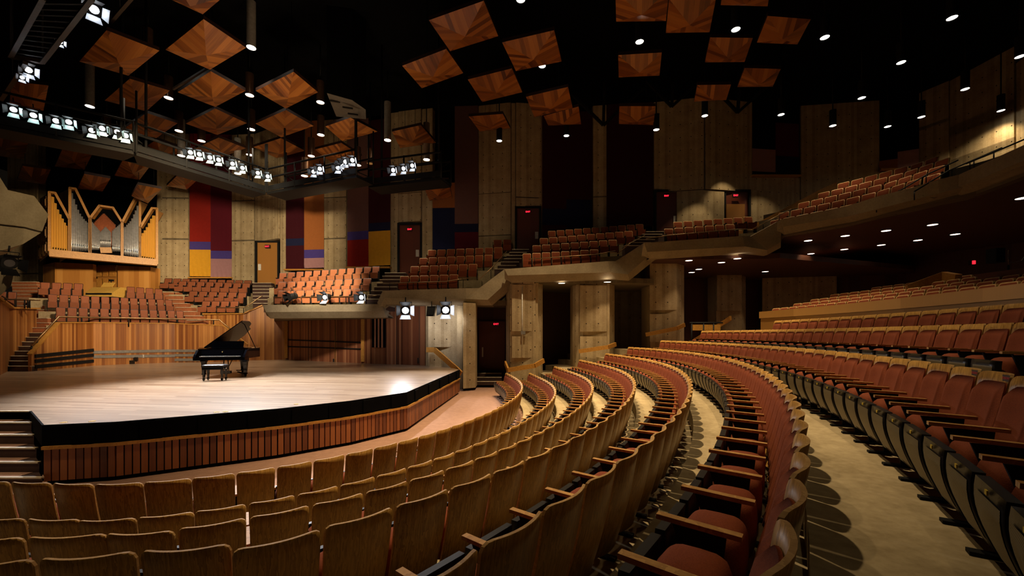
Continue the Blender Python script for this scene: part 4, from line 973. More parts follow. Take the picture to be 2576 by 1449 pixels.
# ------------------------------------------------------------------ ceiling, star panels and lamps
CZ = CH+14.5
mb = MB(); mb.poly([(-45, -6, CZ), (-45, 45, CZ), (40, 45, CZ), (40, -6, CZ)]); struct(mb.build('ceiling', VOID))
HP = 11.0
panels = [
 ('stage', [(440, -45), (400, -15), (510, 36), (560, -6)]), ('stage', [(512, 48), (416, 125), (528, 175.5), (619, 120)]), ('stage', [(268, 76), (199.5, 154.7), (323, 190.5), (401, 127.5)]),
 ('stage', [(326, 198), (263, 253), (367.7, 280), (427, 228)]), ('stage', [(530, 179), (447, 232), (541.6, 269), (617.8, 228.5)]), ('stage', [(738.5, 180.5), (643, 228.5), (719, 273), (800, 232)]),
 ('stage', [(541.6, 273), (467, 311), (546.5, 339.5), (621, 310)]), ('stage', [(369, 284), (308, 326), (392.5, 348), (447, 310)]), ('stage', [(719, 276.6), (643, 311), (707.6, 345.5), (789, 317)]),
 ('stage', [(550, 346), (488.5, 374.7), (555.5, 396), (619, 373)]), ('stage', [(706.5, 347.4), (637.5, 370), (696, 398), (767, 379)]), ('stage', [(881.5, 296), (818.6, 318), (861.7, 355.4), (949.5, 331)]),
 ('stage', [(858.6, 359.4), (792.5, 376), (834, 409), (910, 393)]), ('stage', [(1058.8, 314.7), (986, 331), (1006.8, 372.6), (1096.9, 359.4)]), ('stage', [(394, 351), (343, 384), (419, 403.5), (462, 375)]),
 ('organ', [(76, 340.5), (-40, 325), (-60, 385), (60, 401)]), ('organ', [(240, 372.6), (162, 363), (137.5, 419), (212, 427)]), ('organ', [(386, 407), (314.7, 391), (288, 442), (351, 453)]),
 ('organ', [(510, 440.5), (462, 425.6), (419, 467.7), (470, 477)]), ('organ', [(127.5, 427), (56, 417), (43, 454), (112, 464)]), ('organ', [(278, 449), (212, 437), (195, 475), (258, 482)]),
 ('organ', [(407, 475.5), (347, 464), (330.5, 493), (372, 512)]), ('organ', [(122, 215), (30, 205), (20, 290), (105, 300)]),
 ('house', [(1217, 1.7), (1078.8, 51), (1132.5, 129), (1253.4, 91)]), ('house', [(1122.6, 123), (1011.6, 165.6), (1061, 222), (1165.6, 184)]), ('house', [(1394, 76), (1263, 106.7), (1298, 179), (1413, 154.7)]),
 ('house', [(1288, 172), (1176.5, 200), (1213, 256.7), (1314, 232)]), ('house', [(1429, 218.6), (1323, 243.5), (1344.5, 295), (1440.5, 271.6)]), ('house', [(1265, 286.5), (1179, 293), (1207, 331), (1284, 323)]),
 ('house', [(1455.5, 268), (1367.7, 291.5), (1379, 316), (1462, 313)]), ('house', [(1684, -28), (1548, -24), (1550, 54.7), (1675, 53)]), ('house', [(1801, -3), (1683, -3), (1675, 83), (1785, 81)]),
 ('house', [(1664.7, 132), (1555, 138.6), (1556.5, 195), (1659, 190)]), ('house', [(1894, 95.5), (1786.7, 94), (1773, 157), (1873, 156)]), ('house', [(2039.7, 48.5), (1930.7, 40), (1903.8, 107.7), (2006, 111.7)]),
 ('house', [(1964, 173.6), (1873, 171), (1855, 219), (1944, 218)]), ('house', [(1839, 212.6), (1754, 214), (1746, 255.7), (1827, 251.7)]), ('house', [(1649, 267), (1558, 267), (1557, 312), (1644, 315)]),
 ('house', [(1940, -40), (1822, -42), (1813, 13), (1931, 16)]), ('low', [(1128, 454), (1058, 452.5), (1080.6, 505), (1138, 499)])]
cnt = {'stage': 0, 'organ': 0, 'house': 0, 'low': 0}
desc = {'stage': 'lit star-pattern veneer ceiling panel, %s from the organ side in the cluster over the stage', 'organ': 'dim star-pattern veneer panel, %s from the concrete nose in the group over the organ',
        'house': 'dark star-pattern veneer panel, %s from the organ side above the audience', 'low': 'low star-pattern veneer panel tucked under the end of the lighting catwalk'}
panels.sort(key=lambda q: sum(c[0] for c in q[1]))
for grp, cs in panels:
    cnt[grp] += 1; vc = sum(c[1] for c in cs)/4
    h = min(HP, 25.0*(V0-vc)/F) if grp != 'low' else 22.6*(V0-vc)/F
    P = [onh(u, v, h) for u, v in cs]; c = sum(P, V())/4
    if (P[1]-P[0]).cross(P[2]-P[1]).z > 0: P = P[::-1]
    c.z -= .30
    lab = desc[grp] % nth(cnt[grp]) if '%s' in desc[grp] else desc[grp]
    t = thing('ceiling_panel', lab, 'ceiling panel', (0, 0, 0), 0, {'stage': 'veneer panels over the stage', 'organ': 'veneer panels over the organ', 'house': 'veneer panels over the audience', 'low': 'veneer panels over the audience'}[grp])
    mb = MB(); k0 = random.randint(0, 900)
    for i in range(4):
        a, b = P[i], P[(i+1) % 4]; L = (b-a).length; k = k0+i*40
        mb.poly([a, b, c], [(k*.17, 0), (k*.17+L, 0), (k*.17+L/2, L/2)])
    mb.build('veneer_face', VEN, t)
    mb = MB(); up = V((0, 0, .14)); Q = [p+up for p in P]
    for i in range(4): j = (i+1) % 4; mb.poly([P[j], P[i], Q[i], Q[j]])
    mb.poly(Q); mb.build('edge_frame', plain('panel_edge', (.03, .012, .008), .5) if 'panel_edge' not in MATS else MATS['panel_edge'], t)
    mb = MB(); m1, m2 = Q[0].lerp(Q[2], .25), Q[0].lerp(Q[2], .75)
    for m in (m1, m2): mb.tube([m, V((m.x, m.y, CZ))], .012, 4)
    mb.build('hanger_rods', BLACKM, t)

LIGHTS = []
def spot(name, loc, target, power, size, col=(1, .80, .56), blend=.6, radius=.12):
    l = bpy.data.lights.new(name, 'SPOT'); l.energy = power; l.spot_size = math.radians(size); l.spot_blend = blend; l.color = col; l.shadow_soft_size = radius
    o = bpy.data.objects.new(name, l); COL.objects.link(o); o.location = loc; o.rotation_euler = (V(target)-V(loc)).to_track_quat('-Z', 'Y').to_euler(); return o
def can_light(label, loc, r, L, body, group, stem=True, disc=None):
    t = thing('can_light', label, 'ceiling light', loc, 0, group); mb = MB()
    mb.tube([(0, 0, 0), (0, 0, L)], r, 18, 0, False); mb.tube([(0, 0, L), (0, 0, L+.02)], [r, r*.2], 18, 0); mb.build('can', body, t)
    mb = MB(); mb.poly([V((math.cos(-2*math.pi*i/24)*r*.96, math.sin(-2*math.pi*i/24)*r*.96, .02)) for i in range(24)]); mb.build('glowing_aperture', disc or DISC, t)
    if stem: mb = MB(); mb.tube([(0, 0, L), (0, 0, CZ-loc[2])], .03, 6); mb.build('stem', BLACKM, t)
    return t
stage_cans = [(632, 120, 12.5, 1), (372, 132, 12.5, 0), (226, 268, 11.6, 1), (424, 247, 11.6, 0), (628, 240, 11.6, 0), (806, 258, 11.6, 0), (268, 342, 11.0, 0), (450, 330, 11.0, 0), (632, 326, 11.0, 0), (807, 340, 11.0, 0),
              (456, 392, 10.3, 1), (507, 355, 10.9, 0), (628, 390, 10.6, 0), (783, 393, 10.4, 0), (598, 437, 9.6, 1), (766, 443, 9.2, 0), (900, 416, 9.8, 0), (975, 353, 10.7, 1), (1073, 402, 10.0, 1)]
SC = []
for i, (u, v, h, silver) in enumerate(sorted(stage_cans)):
    p = onh(u, v, h); SC.append(p)
    can_light('%s cylindrical lamp with a white glow, %s from the organ side over the stage' % ('silver' if silver else 'brown', nth(i+1)), p, .185, 2.1 if silver else 1.05, STEEL if silver else CANB, 'cylindrical lamps over the stage')
p = onh(931, 412, 9.8); can_light('brown cylindrical lamp with a faint glow beside the gap in the catwalk', p, .185, .85, CANB, 'cylindrical lamps over the stage', True, plain('faint_glow_paint', (.5, .32, .16), .4))  # the faint glow is only the disc's colour, it emits nothing
house = [(1256, 355, 10.2), (1425, 342, 10.6), (1609, 106, 11), (1851, 75, 11), (1364, 167, 11.3), (1310, 0, 11), (1651, 327, 10.6), (1773, 292, 11), (1965, 289, 11), (2075, 95, 11), (2168, 247, 11), (2095, 317, 10.6), (2267, 158, 11), (2395, 46, 11), (2428, 225, 11), (2318, 295, 11), (2233, 319, 11), (2518, 279, 11.25), (2566, 143, 11)]
HC = []
for i, (u, v, h) in enumerate(sorted(house)):
    p = onh(u, v, h); HC.append((u, p)); can_light('black pendant lamp with a small white glow, %s from the organ side above the audience' % nth(i+1), p, .15, .8, BLACKM, 'pendant lamps above the audience')
def recessed(label, p, group):
    t = thing('recessed_light', label, 'ceiling light', p, 0, group); mb = MB(); mb.poly([V((math.cos(-2*math.pi*i/20)*.17, math.sin(-2*math.pi*i/20)*.17, -.012)) for i in range(20)]); mb.build('glowing_lens', DISCD, t)
    mb = MB(); mb.grid([[V((math.cos(2*math.pi*i/20)*r, math.sin(2*math.pi*i/20)*r, z)) for i in range(20)] for r, z in ((.17, -.012), (.21, -.02), (.21, 0))], 0, True, None, True); mb.build('trim_ring', DARKMETAL, t)
RL = []
ub = [(1733, 655), (1815, 660), (1855, 650), (1740, 685), (1758, 677), (1925, 683)]
for i, (u, v) in enumerate(sorted(ub)): p = onh(u, v, ZL4-CH+.02); RL.append(p); recessed('small recessed lamp under the fourth loge, %s from the organ side' % nth(i+1), p, 'recessed lamps under the loges')
for i, (u, v) in enumerate([(1413, 712), (1528, 709)]): p = onh(u, v, ZL3-CH+.02); RL.append(p); recessed('small recessed lamp under the third loge, %s of the pair' % nth(i+1), p, 'recessed lamps under the loges')
bb = [(2033, 605), (2040, 638), (2126, 593), (2124, 627), (2217, 616), (2229, 580), (2309, 604), (2346, 565), (2403, 589), (2572, 498)]
for i, (u, v) in enumerate(sorted(bb)): p = onh(u, v, ZB-CH); RL.append(p); recessed('small recessed lamp in the balcony underside, %s from the organ side' % nth(i+1), p, 'recessed lamps under the balcony')

# ------------------------------------------------------------------ lighting catwalks and their spotlights
HCW = 7.2
def catwalk(label, a, b, ext=(0, 0)):
    A_, B_ = onh(a[0], a[1], HCW), onh(b[0], b[1], HCW); t = thing('lighting_catwalk', label, 'catwalk'); d = (B_-A_).normalized(); n = V((-d.y, d.x, 0))
    if n.y < 0: n = -n
    M = [A_+n*.55, B_+n*.55]
    mb = MB(); mb.bar(M[0]+V((0, 0, .07)), M[1]+V((0, 0, .07)), 1.1, .14); mb.build('walkway', DARKMETAL, t)
    for o_, z, nm in ((0, .30, 'toe_board'), (1.1, .30, 'toe_board')): mb = MB(); mb.bar(A_+n*o_+V((0, 0, z)), B_+n*o_+V((0, 0, z)), .05, .26); mb.build(nm, BLACKM, t)
    for o_ in (0, 1.1):
        for z in (.85, 1.3): mb = MB(); mb.tube([A_+n*o_+V((0, 0, z)), B_+n*o_+V((0, 0, z))], .045, 6); mb.build('pipe_rail', BLACKM, t)
        k = max(2, int((B_-A_).length/1.6))
        for i in range(k+1): p = A_.lerp(B_, i/k)+n*o_; mb = MB(); mb.tube([p+V((0, 0, .1)), p+V((0, 0, 1.35 if i % 3 else 2.6))], .04, 6); mb.build('upright', BLACKM, t)
    for i in range(k): p, q = A_.lerp(B_, i/k)+n*1.1, A_.lerp(B_, (i+1)/k)+n*1.1; mb = MB(); mb.bar(p+V((0, 0, .3 if i % 2 else 1.3)), q+V((0, 0, 1.3 if i % 2 else .3)), .04, .04); mb.build('brace', BLACKM, t)
    for f in (.1, .9): p = A_.lerp(B_, f)+n*.55; mb = MB(); mb.tube([p+V((0, 0, .1)), V((p.x, p.y, CZ))], .05, 6); mb.build('hanger', BLACKM, t)
    return A_, B_
CW = [((-90, 306), (336, 388)), ((343, 391), (668, 489)), ((672, 489), (897, 446)), ((927, 472), (1110, 452))]
CWL = ['black lighting catwalk carrying eight cool spotlights below the slatted grid', 'black lighting catwalk running down to the corner above the organ', 'black lighting catwalk rising from the corner towards the audience side', 'short black catwalk with three cool white spotlights']
CWP = [catwalk(l, a, b) for l, (a, b) in zip(CWL, CW)]
def on_cw(i, u):
    a, b = CWP[i]; r = (u-U0)/F; t = (r*a.y-a.x)/((b.x-a.x)-r*(b.y-a.y)); return a.lerp(b, max(0, min(1, t)))
def make_spotlight(lens, flap, nm):
    r = thing('stage_spotlight', nm, 'spotlight')
    mb = MB(); mb.tube([(0, .34, 0), (0, .28, 0), (0, .06, 0), (0, 0, 0)], [.09, .15, .15, .17], 14); mb.build('housing', BLACKM, r)
    mb = MB(); mb.poly([V((math.cos(2*math.pi*i/16)*.10, -.004, math.sin(2*math.pi*i/16)*.10)) for i in range(16)]); mb.build('lens', lens, r)
    for k in range(4):
        a = k*math.pi/2; R = Matrix.Rotation(a, 3, 'Y'); mb = MB(); q = [V((-.13, -.005, -.15)), V((.13, -.005, -.15)), V((.17, -.20, -.27)), V((-.17, -.20, -.27))]
        mb.prism([R @ p for p in q], R @ V((0, .004, -.006))); mb.build('barn_door', flap if k in (0, 3) else BLACKM, r)
    mb = MB(); mb.tube([(-.19, .17, 0), (-.19, .17, .26), (.19, .17, .26), (.19, .17, 0)], .014, 5); mb.tube([(0, .17, .26), (0, .17, .42)], .02, 5); mb.build('yoke', BLACKM, r)
    return r
SPC = make_spotlight(LENSC, FLAPC, 's'); SPCK = tree(SPC); SPW = make_spotlight(LENSW, FLAPW, 's'); SPWK = tree(SPW); SPB = make_spotlight(BLACK, BLACKM, 's'); SPBK = tree(SPB)
fx = [(0, 34, 275.6), (0, 84, 290), (0, 141, 304), (0, 173, 307), (0, 231, 328), (0, 257, 323), (0, 295, 332), (0, 316, 341),
      (1, 479, 383.4), (1, 501.5, 388), (1, 528, 396), (1, 550, 402), (1, 585, 412), (1, 610, 422.5), (1, 648.7, 435), (1, 673.5, 443.7),
      (2, 789, 432), (2, 804.5, 424.7), (2, 850, 422), (2, 858.6, 411), (2, 869, 407), (2, 886.4, 403), (3, 989, 428), (3, 1015, 424), (3, 1037, 416.7)]
names = ['from the outer end of the catwalk below the slatted grid', 'from the outer end of the catwalk above the organ', 'from the corner on the catwalk past the corner', 'from the corner on the short end catwalk']
num = [0]*4; usedS = {'c': False, 'w': False}
for ci, u, v in fx:
    num[ci] += 1; q = on_cw(ci, u); d = q.y-.25; p = at(u, v, d); kind = 'c' if ci < 2 else 'w'
    lab = '%s barn-door spotlight, %s %s' % ('cool' if kind == 'c' else 'white', nth(num[ci]), names[ci])
    pr, ks = (SPC, SPCK) if kind == 'c' else (SPW, SPWK)
    tgt = V((-9.5, 13.5, ZS)) if kind == 'c' else V((-7, 12.5, ZS)); dr = (tgt-p).normalized(); dr = (dr+V((0, -0.6, .15))).normalized()
    e = (-dr).to_track_quat('Y', 'Z').to_euler()
    if not usedS[kind]: o = pr; usedS[kind] = True; o['label'] = lab
    else: o = dup(pr, ks, p, 0, lab)
    o.location = p; o.rotation_euler = e; o.scale = (.85,)*3; o['group'] = 'spotlights on the catwalks'
def extra_light(label, p, tgt, sc=1., lit=True, group=None):
    if not lit and SPB['label'] == 's': r = SPB; r.location = p; r.scale = (sc,)*3; r['label'] = label
    else: r = dup(SPW if lit else SPB, SPWK if lit else SPBK, p, 0, label, sc)
    r.rotation_euler = (-(V(tgt)-p).normalized()).to_track_quat('Y', 'Z').to_euler(); r['group'] = group or label; r['category'] = 'spotlight'
    if group is None and 'group' in r: del r['group']
    return r
e1 = at(1020, 781, 20.0); e2 = at(1121, 780, 20.0)
extra_light('blazing white floodlight hung below the second loge in front of the cedar door', e1, (-.5, 0, 2), 1.5)
extra_light('blazing white floodlight hung below the second loge in front of the concrete pillar', e2, (-.5, 0, 2), 1.5)
extra_light('black spotlight turned away on the first loge front, on the organ side', at(729, 747, 21.4), (-20, 12, 1), 1.1, False)
extra_light('lit spotlight standing at the middle of the first loge front', at(817, 748, 21.4), (-12, 10, 2.5), 1.1)
extra_light('lit spotlight standing near the audience end of the first loge front', at(909, 748, 21.4), (-9, 9, 2.5), 1.1)
extra_light('large black spotlight clamped above the concrete nose', at(24, 662, 13.6), (-6, 9, .5), 1.25, False)
extra_light('cool spotlight hanging high beside the slatted ceiling grid', at(237, 24, 13), (-4, 6, 4), 1.15)
extra_light('cool spotlight hanging just below the slatted ceiling grid', at(72, 176, 14.5), (-6, 6, 4), .9)
extra_light('small cool spotlight tucked under the slatted ceiling grid', at(56, 195, 14.5), (-6, 6, 4), .55)
extra_light('small bare bulb spotlight beside the edge of the slatted ceiling grid', at(152, 106, 14), (-6, 6, 4), .5)
sk = thing('stage_monitor_speaker', 'black wedge loudspeaker hung between two floodlights under the second loge', 'loudspeaker', at(1083, 783, 20.3))
mb = MB(); mb.prism([(-.18, -.15, -.24), (.18, -.15, -.24), (.2, .2, .26), (-.2, .2, .26)], (0, .28, 0)); mb.build('cabinet', BLACK, sk); mb = MB(); mb.poly([(-.15, -.17, -.18), (.15, -.17, -.18), (.16, .15, .2), (-.16, .15, .2)]); mb.build('grille_cloth', BLACKM, sk)
mb = MB(); mb.tube([(0, .3, .2), (0, .3, .5)], .02, 6); mb.build('bracket', BLACKM, sk)

# ------------------------------------------------------------------ balcony seats, stepped back from the balcony front
FR = [V((p.x, p.y)) for p in (at(u, v, hb(u, v)) for u, v, c, b in BT)]
BA0 = simple_seat('balcony_chair', MOQ, OAKEDGE, MOQ, .225, .9, .022); BAK = tree(BA0); used = False
def front_off(k):
    out = []
    for i, p in enumerate(FR):
        t = (FR[min(i+1, len(FR)-1)]-FR[max(i-1, 0)]).normalized(); n = V((-t.y, t.x)); n = n if n.dot(p-RC) > 0 else -n; out.append(p+n*k)
    t = (out[0]-out[1]).normalized(); return [out[0]+t*2.5]+out
brow = [(1.0, 5.58, 1930, 2300), (1.95, 6.12, 1960, 2345), (2.9, 6.66, 2000, 2375), (3.85, 7.2, 2055, 2372), (4.8, 7.74, 2112, 2380), (1.0, 5.58, 2445, 2560)]
bn_ = ['front', 'second', 'third', 'fourth', 'top', 'far end']
for j, (o_, h, ua, ub_) in enumerate(brow):
    P = front_off(o_); zf = CH+h-.9*1.06; cntb = 0; carry = .2
    for a, b in zip(P, P[1:]):
        d = b-a; L = d.length; d.normalize(); s = carry
        while s < L:
            p = a+d*s; u = U0+F*p.x/p.y
            if ua < u < ub_ and p.y > 5:
                n = V((d.y, -d.x)); n = n if n.dot(RC-p) > 0 else -n; rz = math.atan2(n.y, n.x)-math.pi/2; cntb += 1
                lab = 'tan-edged rust balcony seat, %s from the organ side, %s row above the front' % (nth(cntb), bn_[j])
                if not used: o = BA0; used = True; o.location = (p.x, p.y, zf); o.rotation_euler = (0, 0, rz); o['label'] = lab; o.scale = (1.1, 1.06, 1.06)
                else: o = dup(BA0, BAK, (p.x, p.y, zf), rz, lab, (1.1, 1.06, 1.06))
                o['group'] = 'balcony seats above the curved front'
            s += .56
        carry = s-L
    if j < 5:
        A_, B_ = front_off(o_-.55), front_off(o_+.42); mb = MB(); r0 = [(p.x, p.y, ZB+.3) for p in A_]; r1 = [(p.x, p.y, zf) for p in A_]; r2 = [(p.x, p.y, zf) for p in B_]; r3 = [(p.x, p.y, ZB+.3) for p in B_]
        mb.grid([r0, r1, r2, r3], 0, False)
        for i in (0, -1): mb.poly([r0[i], r1[i], r2[i], r3[i]])
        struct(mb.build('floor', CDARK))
timber_rail('long orange timber rail rising along the concrete wall up to the balcony', [at(1890, 577, 23.2), at(1960, 540, 23.2), at(2060, 487, 23.2), at(2105, 466, 23.2)], .34)
def brail(label, pts, posts):
    rail('balcony_rail', label, pts, .025, posts, .3, DARKMETAL, 'rails beside the balcony stairs')
brail('dark rail descending the balcony stairs past the end of the front row', [at(2300, 482, 14.6), at(2385, 430, 14.6), at(2520, 372, 14.4)], [at(2300, 482, 14.6), at(2395, 426, 14.6), at(2440, 407, 14.5)])
brail('pale rail crossing in front of the second balcony row', [at(2205, 515, 16.2), at(2330, 440, 16.0), at(2410, 403, 16.0)], [at(2205, 515, 16.2), at(2330, 440, 16.0)])
brail('dark rail beside the high lamplit concrete wall', [at(2430, 412, 14.0), at(2522, 374, 13.6), at(2590, 345, 13.4)], [at(2450, 405, 14), at(2500, 383, 13.8)])
mb = MB(); mb.prism([at(2318, 492, 14.8), at(2415, 440, 14.2), at(2490, 405, 13.6), at(2520, 405, 13.4), at(2460, 450, 13.8), at(2350, 500, 14.6)], (.3, .8, 0)); t = thing('stair_wall', 'pale concrete stair wall sloping up beside the balcony rail', 'wall'); mb.build('slope', CRIB, t)

# ------------------------------------------------------------------ far left concrete balcony noses
t = thing('balcony_nose', 'large angular concrete balcony nose in front of the organ', 'balcony front')
q = [at(u, v, 14) for u, v in ((-60, 400), (0, 446), (20, 478), (86, 493), (122, 540), (106, 582))]; r_ = [at(u, v, 14) for u, v in ((106, 582), (58, 614), (-60, 650))]
mb = MB(); mb.prism([q[0], q[1], q[2], q[3], q[4], q[5], at(60, 570, 14), at(-60, 556, 14)], (-3.4, 2.2, 0)); mb.build('upper_block', CRIB, t)
mb = MB(); mb.prism([at(-60, 559, 14.1), at(60, 574, 14.1), at(104, 585, 14.1), r_[1], r_[2]], (-3.4, 2.2, 0)); mb.build('lower_block', CRIB, t)
t = thing('balcony_nose', 'small angular concrete nose below the big black spotlight', 'balcony front'); mb = MB()
mb.prism([at(u, v, 14.5) for u, v in ((-40, 690), (14, 681), (34, 693), (27, 720), (0, 744), (-40, 765))], (-2.6, 1.6, 0)); mb.build('block', CRIB, t)

# ------------------------------------------------------------------ things hung in the dark roof
t = thing('speaker_cluster', 'big dark hanging loudspeaker cluster with pale faceted underside', 'loudspeaker'); d0 = 19.5
low = [at(u, v, d) for u, v, d in ((822, 234, 18.4), (886, 252, 18.6), (920, 276, 19.2), (921, 300, 19.6), (846, 293, 20.4), (836, 262, 19.6))]
mb = MB(); mb.poly(low[::-1]); mb.build('underside', plain('cluster_grey', (.10, .085, .07), .6), t); mb = MB(); hi = [V((p.x, p.y, CZ)) for p in low]
for i in range(6): j = (i+1) % 6; mb.poly([low[i], low[j], hi[j], hi[i]])
mb.build('cabinet_stack', VOID, t)
for u, v in ((845, 255), (877, 271), (890, 287)):
    c = sum(low, V())/6; p = at(u, v, 19.0); mb = MB(); mb.box((p.x, p.y-.1, p.z-.06), (.22, .03, .03), .3); mb.build('handle', BLACK, t)
t = thing('lighting_grid', 'dark rectangular ceiling frame with a slatted grid hung over the stage side', 'ceiling frame'); hh = 9.4
q = [onh(u, v, hh) for u, v in ((26, 142), (108, -6), (232, -6), (106, 156))]
for i in (0, 2, 3): mb = MB(); mb.bar(q[i], q[(i+1) % 4], .12, .12); mb.build('frame_bar', plain('frame_brown', (.05, .035, .025), .5) if 'frame_brown' not in MATS else MATS['frame_brown'], t)
mb = MB()
for i in range(12): f = i/12; mb.bar(q[0].lerp(q[1], f), q[3].lerp(q[2], f), .05, .03)
mb.build('grid_slats', BLACKM, t); mb = MB()
for p in (q[0], q[3]): mb.tube([p, V((p.x, p.y, CZ))], .03, 5)
mb.build('hangers', BLACKM, t)
def beam(label, a, b, w=.16, nm='roof_beam', mat=None):
    t = thing(nm, label, 'beam'); mb = MB(); mb.bar(a, b, w, w); mb.build('bar', mat or MATS['frame_brown'], t)
    p = a.lerp(b, .5); mb = MB(); mb.tube([p, V((p.x, p.y, CZ))], .02, 5); mb.build('hanger', BLACKM, t)
beam('thin brown roof beam sloping up beside the star panel next to the slatted grid', onh(270, 65, 11.6), onh(335, -10, 11.6), .10)
beam('thin brown roof beam crossing between star panels over the stage', onh(436, 224, 11.8), onh(518, 174, 11.8), .09)
beam('long dark roof beam above the catwalk with eight cool spotlights', onh(2, 250, 9.2), onh(64, 158, 9.2), .12)
for i, (u, v) in enumerate(((1690, 268), (1856, 283), (1518, 315))):
    t = thing('roof_strut', ['black forked roof strut hanging before the concrete tower', 'black forked roof strut beside the pendant lamp on the concrete tower', 'black forked roof strut in the dark gap before the concrete tower'][i], 'strut'); p = at(u, v, 24.2)
    for dx in (-1.6, 0, 1.6): mb = MB(); mb.bar(p, p+V((dx*1.4, -.3, 2.0 if dx else 2.6)), .14, .14); mb.build('leg', BLACKM, t)
    mb = MB(); mb.tube([p+V((0, -.3, 2.4)), V((p.x, p.y-.3, CZ))], .07, 6); mb.build('hanger', BLACKM, t)
# ------------------------------------------------------------------ back of the stalls
t = thing('vomitory_wall', 'sloping concrete side wall with timber cap among the rear stalls seats', 'wall'); dv = 13.6
mb = MB(); mb.prism([at(2300, 745, dv), at(2330, 728, dv), at(2378, 706, dv-.4), at(2408, 708, dv-.9), at(2408, 760, dv-.9)], (.15, .5, 0)); mb.build('concrete_side', CRIB, t)
mb = MB(); mb.bar(at(2286, 728, dv-.2), at(2374, 696, dv-.6), .16, .3); mb.bar(at(2374, 696, dv-.6), at(2410, 703, dv-1.2), .16, .3); mb.build('timber_cap', CAPW, t)
t = thing('control_booth_counter', 'dark red timber counter front of the sound booth behind the rear seats', 'counter')
a, b = at(2404, 697, 14.5), at(2620, 668, 11.6); mb = MB(); n = V((.25, .2, 0)); mb.prism([a, b, V((b.x, b.y, b.z-1.4)), V((a.x, a.y, a.z-1.4))], n, 0, [(0, 0), (3, 0), (3, 1.4), (0, 1.4)]); mb.build('front_panel', planks('booth_wood', 1.6, [(.15, .04, .015), (.19, .052, .02)], .5), t)
t = thing('followspot', 'dark follow spot equipment with thin metal arms above the booth counter', 'equipment', at(2545, 660, 12.9))
for a, b in (((-.1, 0, -.1), (-.1, 0, .38)), ((-.45, 0, .02), (.1, 0, -.02)), ((-.1, 0, -.02), (.4, 0, .06)), ((.3, 0, .05), (.45, 0, .25))): mb = MB(); mb.tube([a, b], .012, 6); mb.build('arm', CHROME, t)
mb = MB(); mb.box((-.5, 0, .2), (.14, .14, .22)); mb.build('lamp_body', BLACKM, t)
mb = MB(); mb.tube([(-.1, 0, -.1), (-.1, 0, -1.6)], .03, 6); mb.build('stand', BLACKM, t)
t = thing('exit_lamp', 'tiny red glowing lamp in the dark behind the rear stalls', 'lamp', at(2450, 660, 15.5)); mb = MB(); mb.box((0, 0, 0), (.035, .03, .065)); mb.build('lens', LEDR, t); mb = MB(); mb.box((0, .08, 0), (.06, .05, .09)); mb.build('housing', BLACKM, t)
t = thing('guard_rail', 'low dark railing frames at the pillar end of the last stalls row', 'railing')
for u in (1740, 1770, 1795): p = at(u, 812, 18.4); mb = MB(); mb.tube([p, V((p.x, p.y, p.z-1.2))], .03, 6); mb.build('post', BLACKM, t)
mb = MB(); mb.tube([at(1735, 812, 18.4), at(1818, 812, 18.4)], .035, 6); mb.build('top_rail', BLACKM, t)
mb = MB(); mb.box(at(1777, 824, 18.8), (.62, .04, .13)); mb.build('infill_panel', CAPW, t)

# ------------------------------------------------------------------ light
WARM, COOL = (1, .75, .44), (.95, .96, 1)
for u, p in HC:
    if u == 2518: spot('pendant_beam', p+V((0, 0, -.05)), p+V((-.15, .5, -1.5)), 420, 120, WARM, .7)
    elif u < 2000: spot('pendant_beam', p+V((0, 0, -.05)), (p.x, p.y, 0), 5200 if p.y < 18 else 450, 66, WARM, .9)
    else: spot('pendant_beam', p+V((0, 0, -.05)), (p.x, p.y, 0), 420, 60, WARM, .9)
for x, y, pw in ((.6, 8.4, 7800), (-2.2, 6.6, 1900), (5.4, 9.8, 2400), (2.5, 1.5, 230)): spot('pendant_beam', (x, y, CH+11), (x, y, 0), pw, 66, WARM, .9)  # unseen house spots added over the stalls, no pendants built for them
for i, p in enumerate(SC): spot('stage_beam', p+V((0, 0, -.05)), (p.x, p.y, 0), 600, 75, (1, .82, .6), .9)
for a, tg, pw in ((on_cw(0, 173), (-8, 13, ZS), 4800), (on_cw(0, 295), (-9, 12, ZS), 4800), (on_cw(1, 501), (-10, 14, ZS), 4800), (on_cw(1, 650), (-7, 13, ZS), 4800), (on_cw(2, 789), (-8, 11, ZS), 4800), (on_cw(3, 1015), (-6, 13, ZS), 4800)):
    spot('stage_wash', a+V((0, -1.1, -.8)), tg, pw, 56, COOL, .9)
spot('organ_wash', V((-9, 12, CH+6.2)), at(240, 600, 27), 8500, 34, (1, .72, .40), .8, .4)
spot('choir_wash', V((-9, 12, CH+6)), at(330, 770, 25), 8500, 42, (1, .76, .5), .8, .4)
spot('wall_wash', V((-10, 12, CH+5.5)), at(640, 620, 29), 11000, 48, (1, .78, .5), .9, .4)
spot('loge_wash', V((-8.5, 13, CH+6)), at(815, 712, 23), 14000, 23, (1, .86, .5), .6, .2)
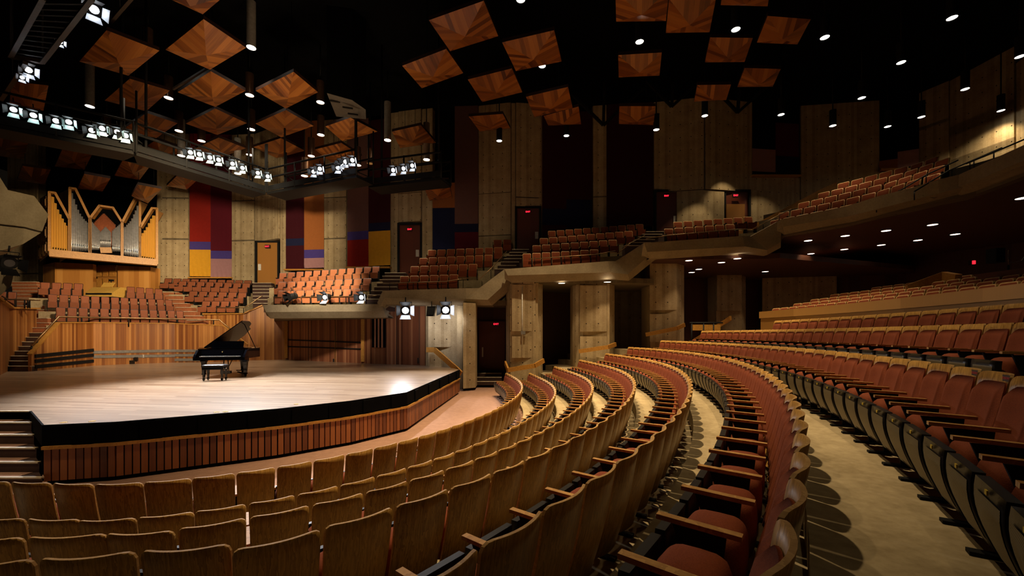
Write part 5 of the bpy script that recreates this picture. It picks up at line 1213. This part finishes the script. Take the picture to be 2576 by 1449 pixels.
spot('loge_wash', V((-2, 12, CH+6)), at(1120, 650, 23), 450, 46, WARM, .9, .3)
spot('flood_beam', e1+V((-.1, -.3, -.05)), (-3, 12, ZS), 500, 130, (.95, .95, 1), .8); spot('flood_beam', e2+V((-.1, -.3, -.05)), (-3, 12, ZS), 500, 130, (.95, .95, 1), .8)
for e in (e1, e2): spot('flood_spill', e+V((.5, -.1, -.35)), e+V((0, 2.5, -1.6)), 70, 150, (.92, .92, 1), .8)
spot('door_wash', V((-6.5, 14, CH+5.5)), at(800, 860, 25), 5200, 36, (1, .85, .68), .9, .3)
for x, y in ((-11, 17), (-7, 16), (-9, 22)): spot('bounce_fill', (x, y, CH+4.5), (x-1, y+1, CH+11), 520, 95, (1, .72, .42), 1, .5)  # added invisible fill, standing in for light bounced off the stage floor
spot('steps_fill', V((-9, 5, CH+9)), (-10.2, 8, .4), 1800, 26, WARM, .8)  # unseen spot added to brighten the corner steps
spot('nose_fill', V((-9, 6, CH+7)), at(30, 560, 14.5), 3000, 26, WARM, .9)  # unseen fill light added to lift the concrete balcony nose
for p in RL: spot('recessed_beam', p+V((0, 0, -.06)), (p.x, p.y, 0), 130, 80, (1, .72, .44), .7, .08)
for u, v, d in ((1775, 440, 24.2), (1850, 400, 24.6), (1960, 405, 24.4)): p = at(u, v, d); spot('wall_graze', p, p+V((0, .7, -3)), 130, 80, WARM, .6, .05)
w = bpy.data.worlds.new('world'); bpy.context.scene.world = w; w.use_nodes = True; w.node_tree.nodes['Background'].inputs[0].default_value = (1, .75, .5, 1); w.node_tree.nodes['Background'].inputs[1].default_value = .004
sc = bpy.context.scene; sc.cycles.max_bounces = 4; sc.cycles.diffuse_bounces = 2; sc.cycles.glossy_bounces = 2; sc.cycles.use_denoising = True; sc.cycles.use_light_tree = True; sc.cycles.adaptive_threshold = .02
sc.cycles.sample_clamp_indirect = 4; sc.cycles.caustics_reflective = False; sc.cycles.caustics_refractive = False
sc.view_settings.view_transform = 'Standard'; sc.view_settings.look = 'None'; sc.view_settings.exposure = 0
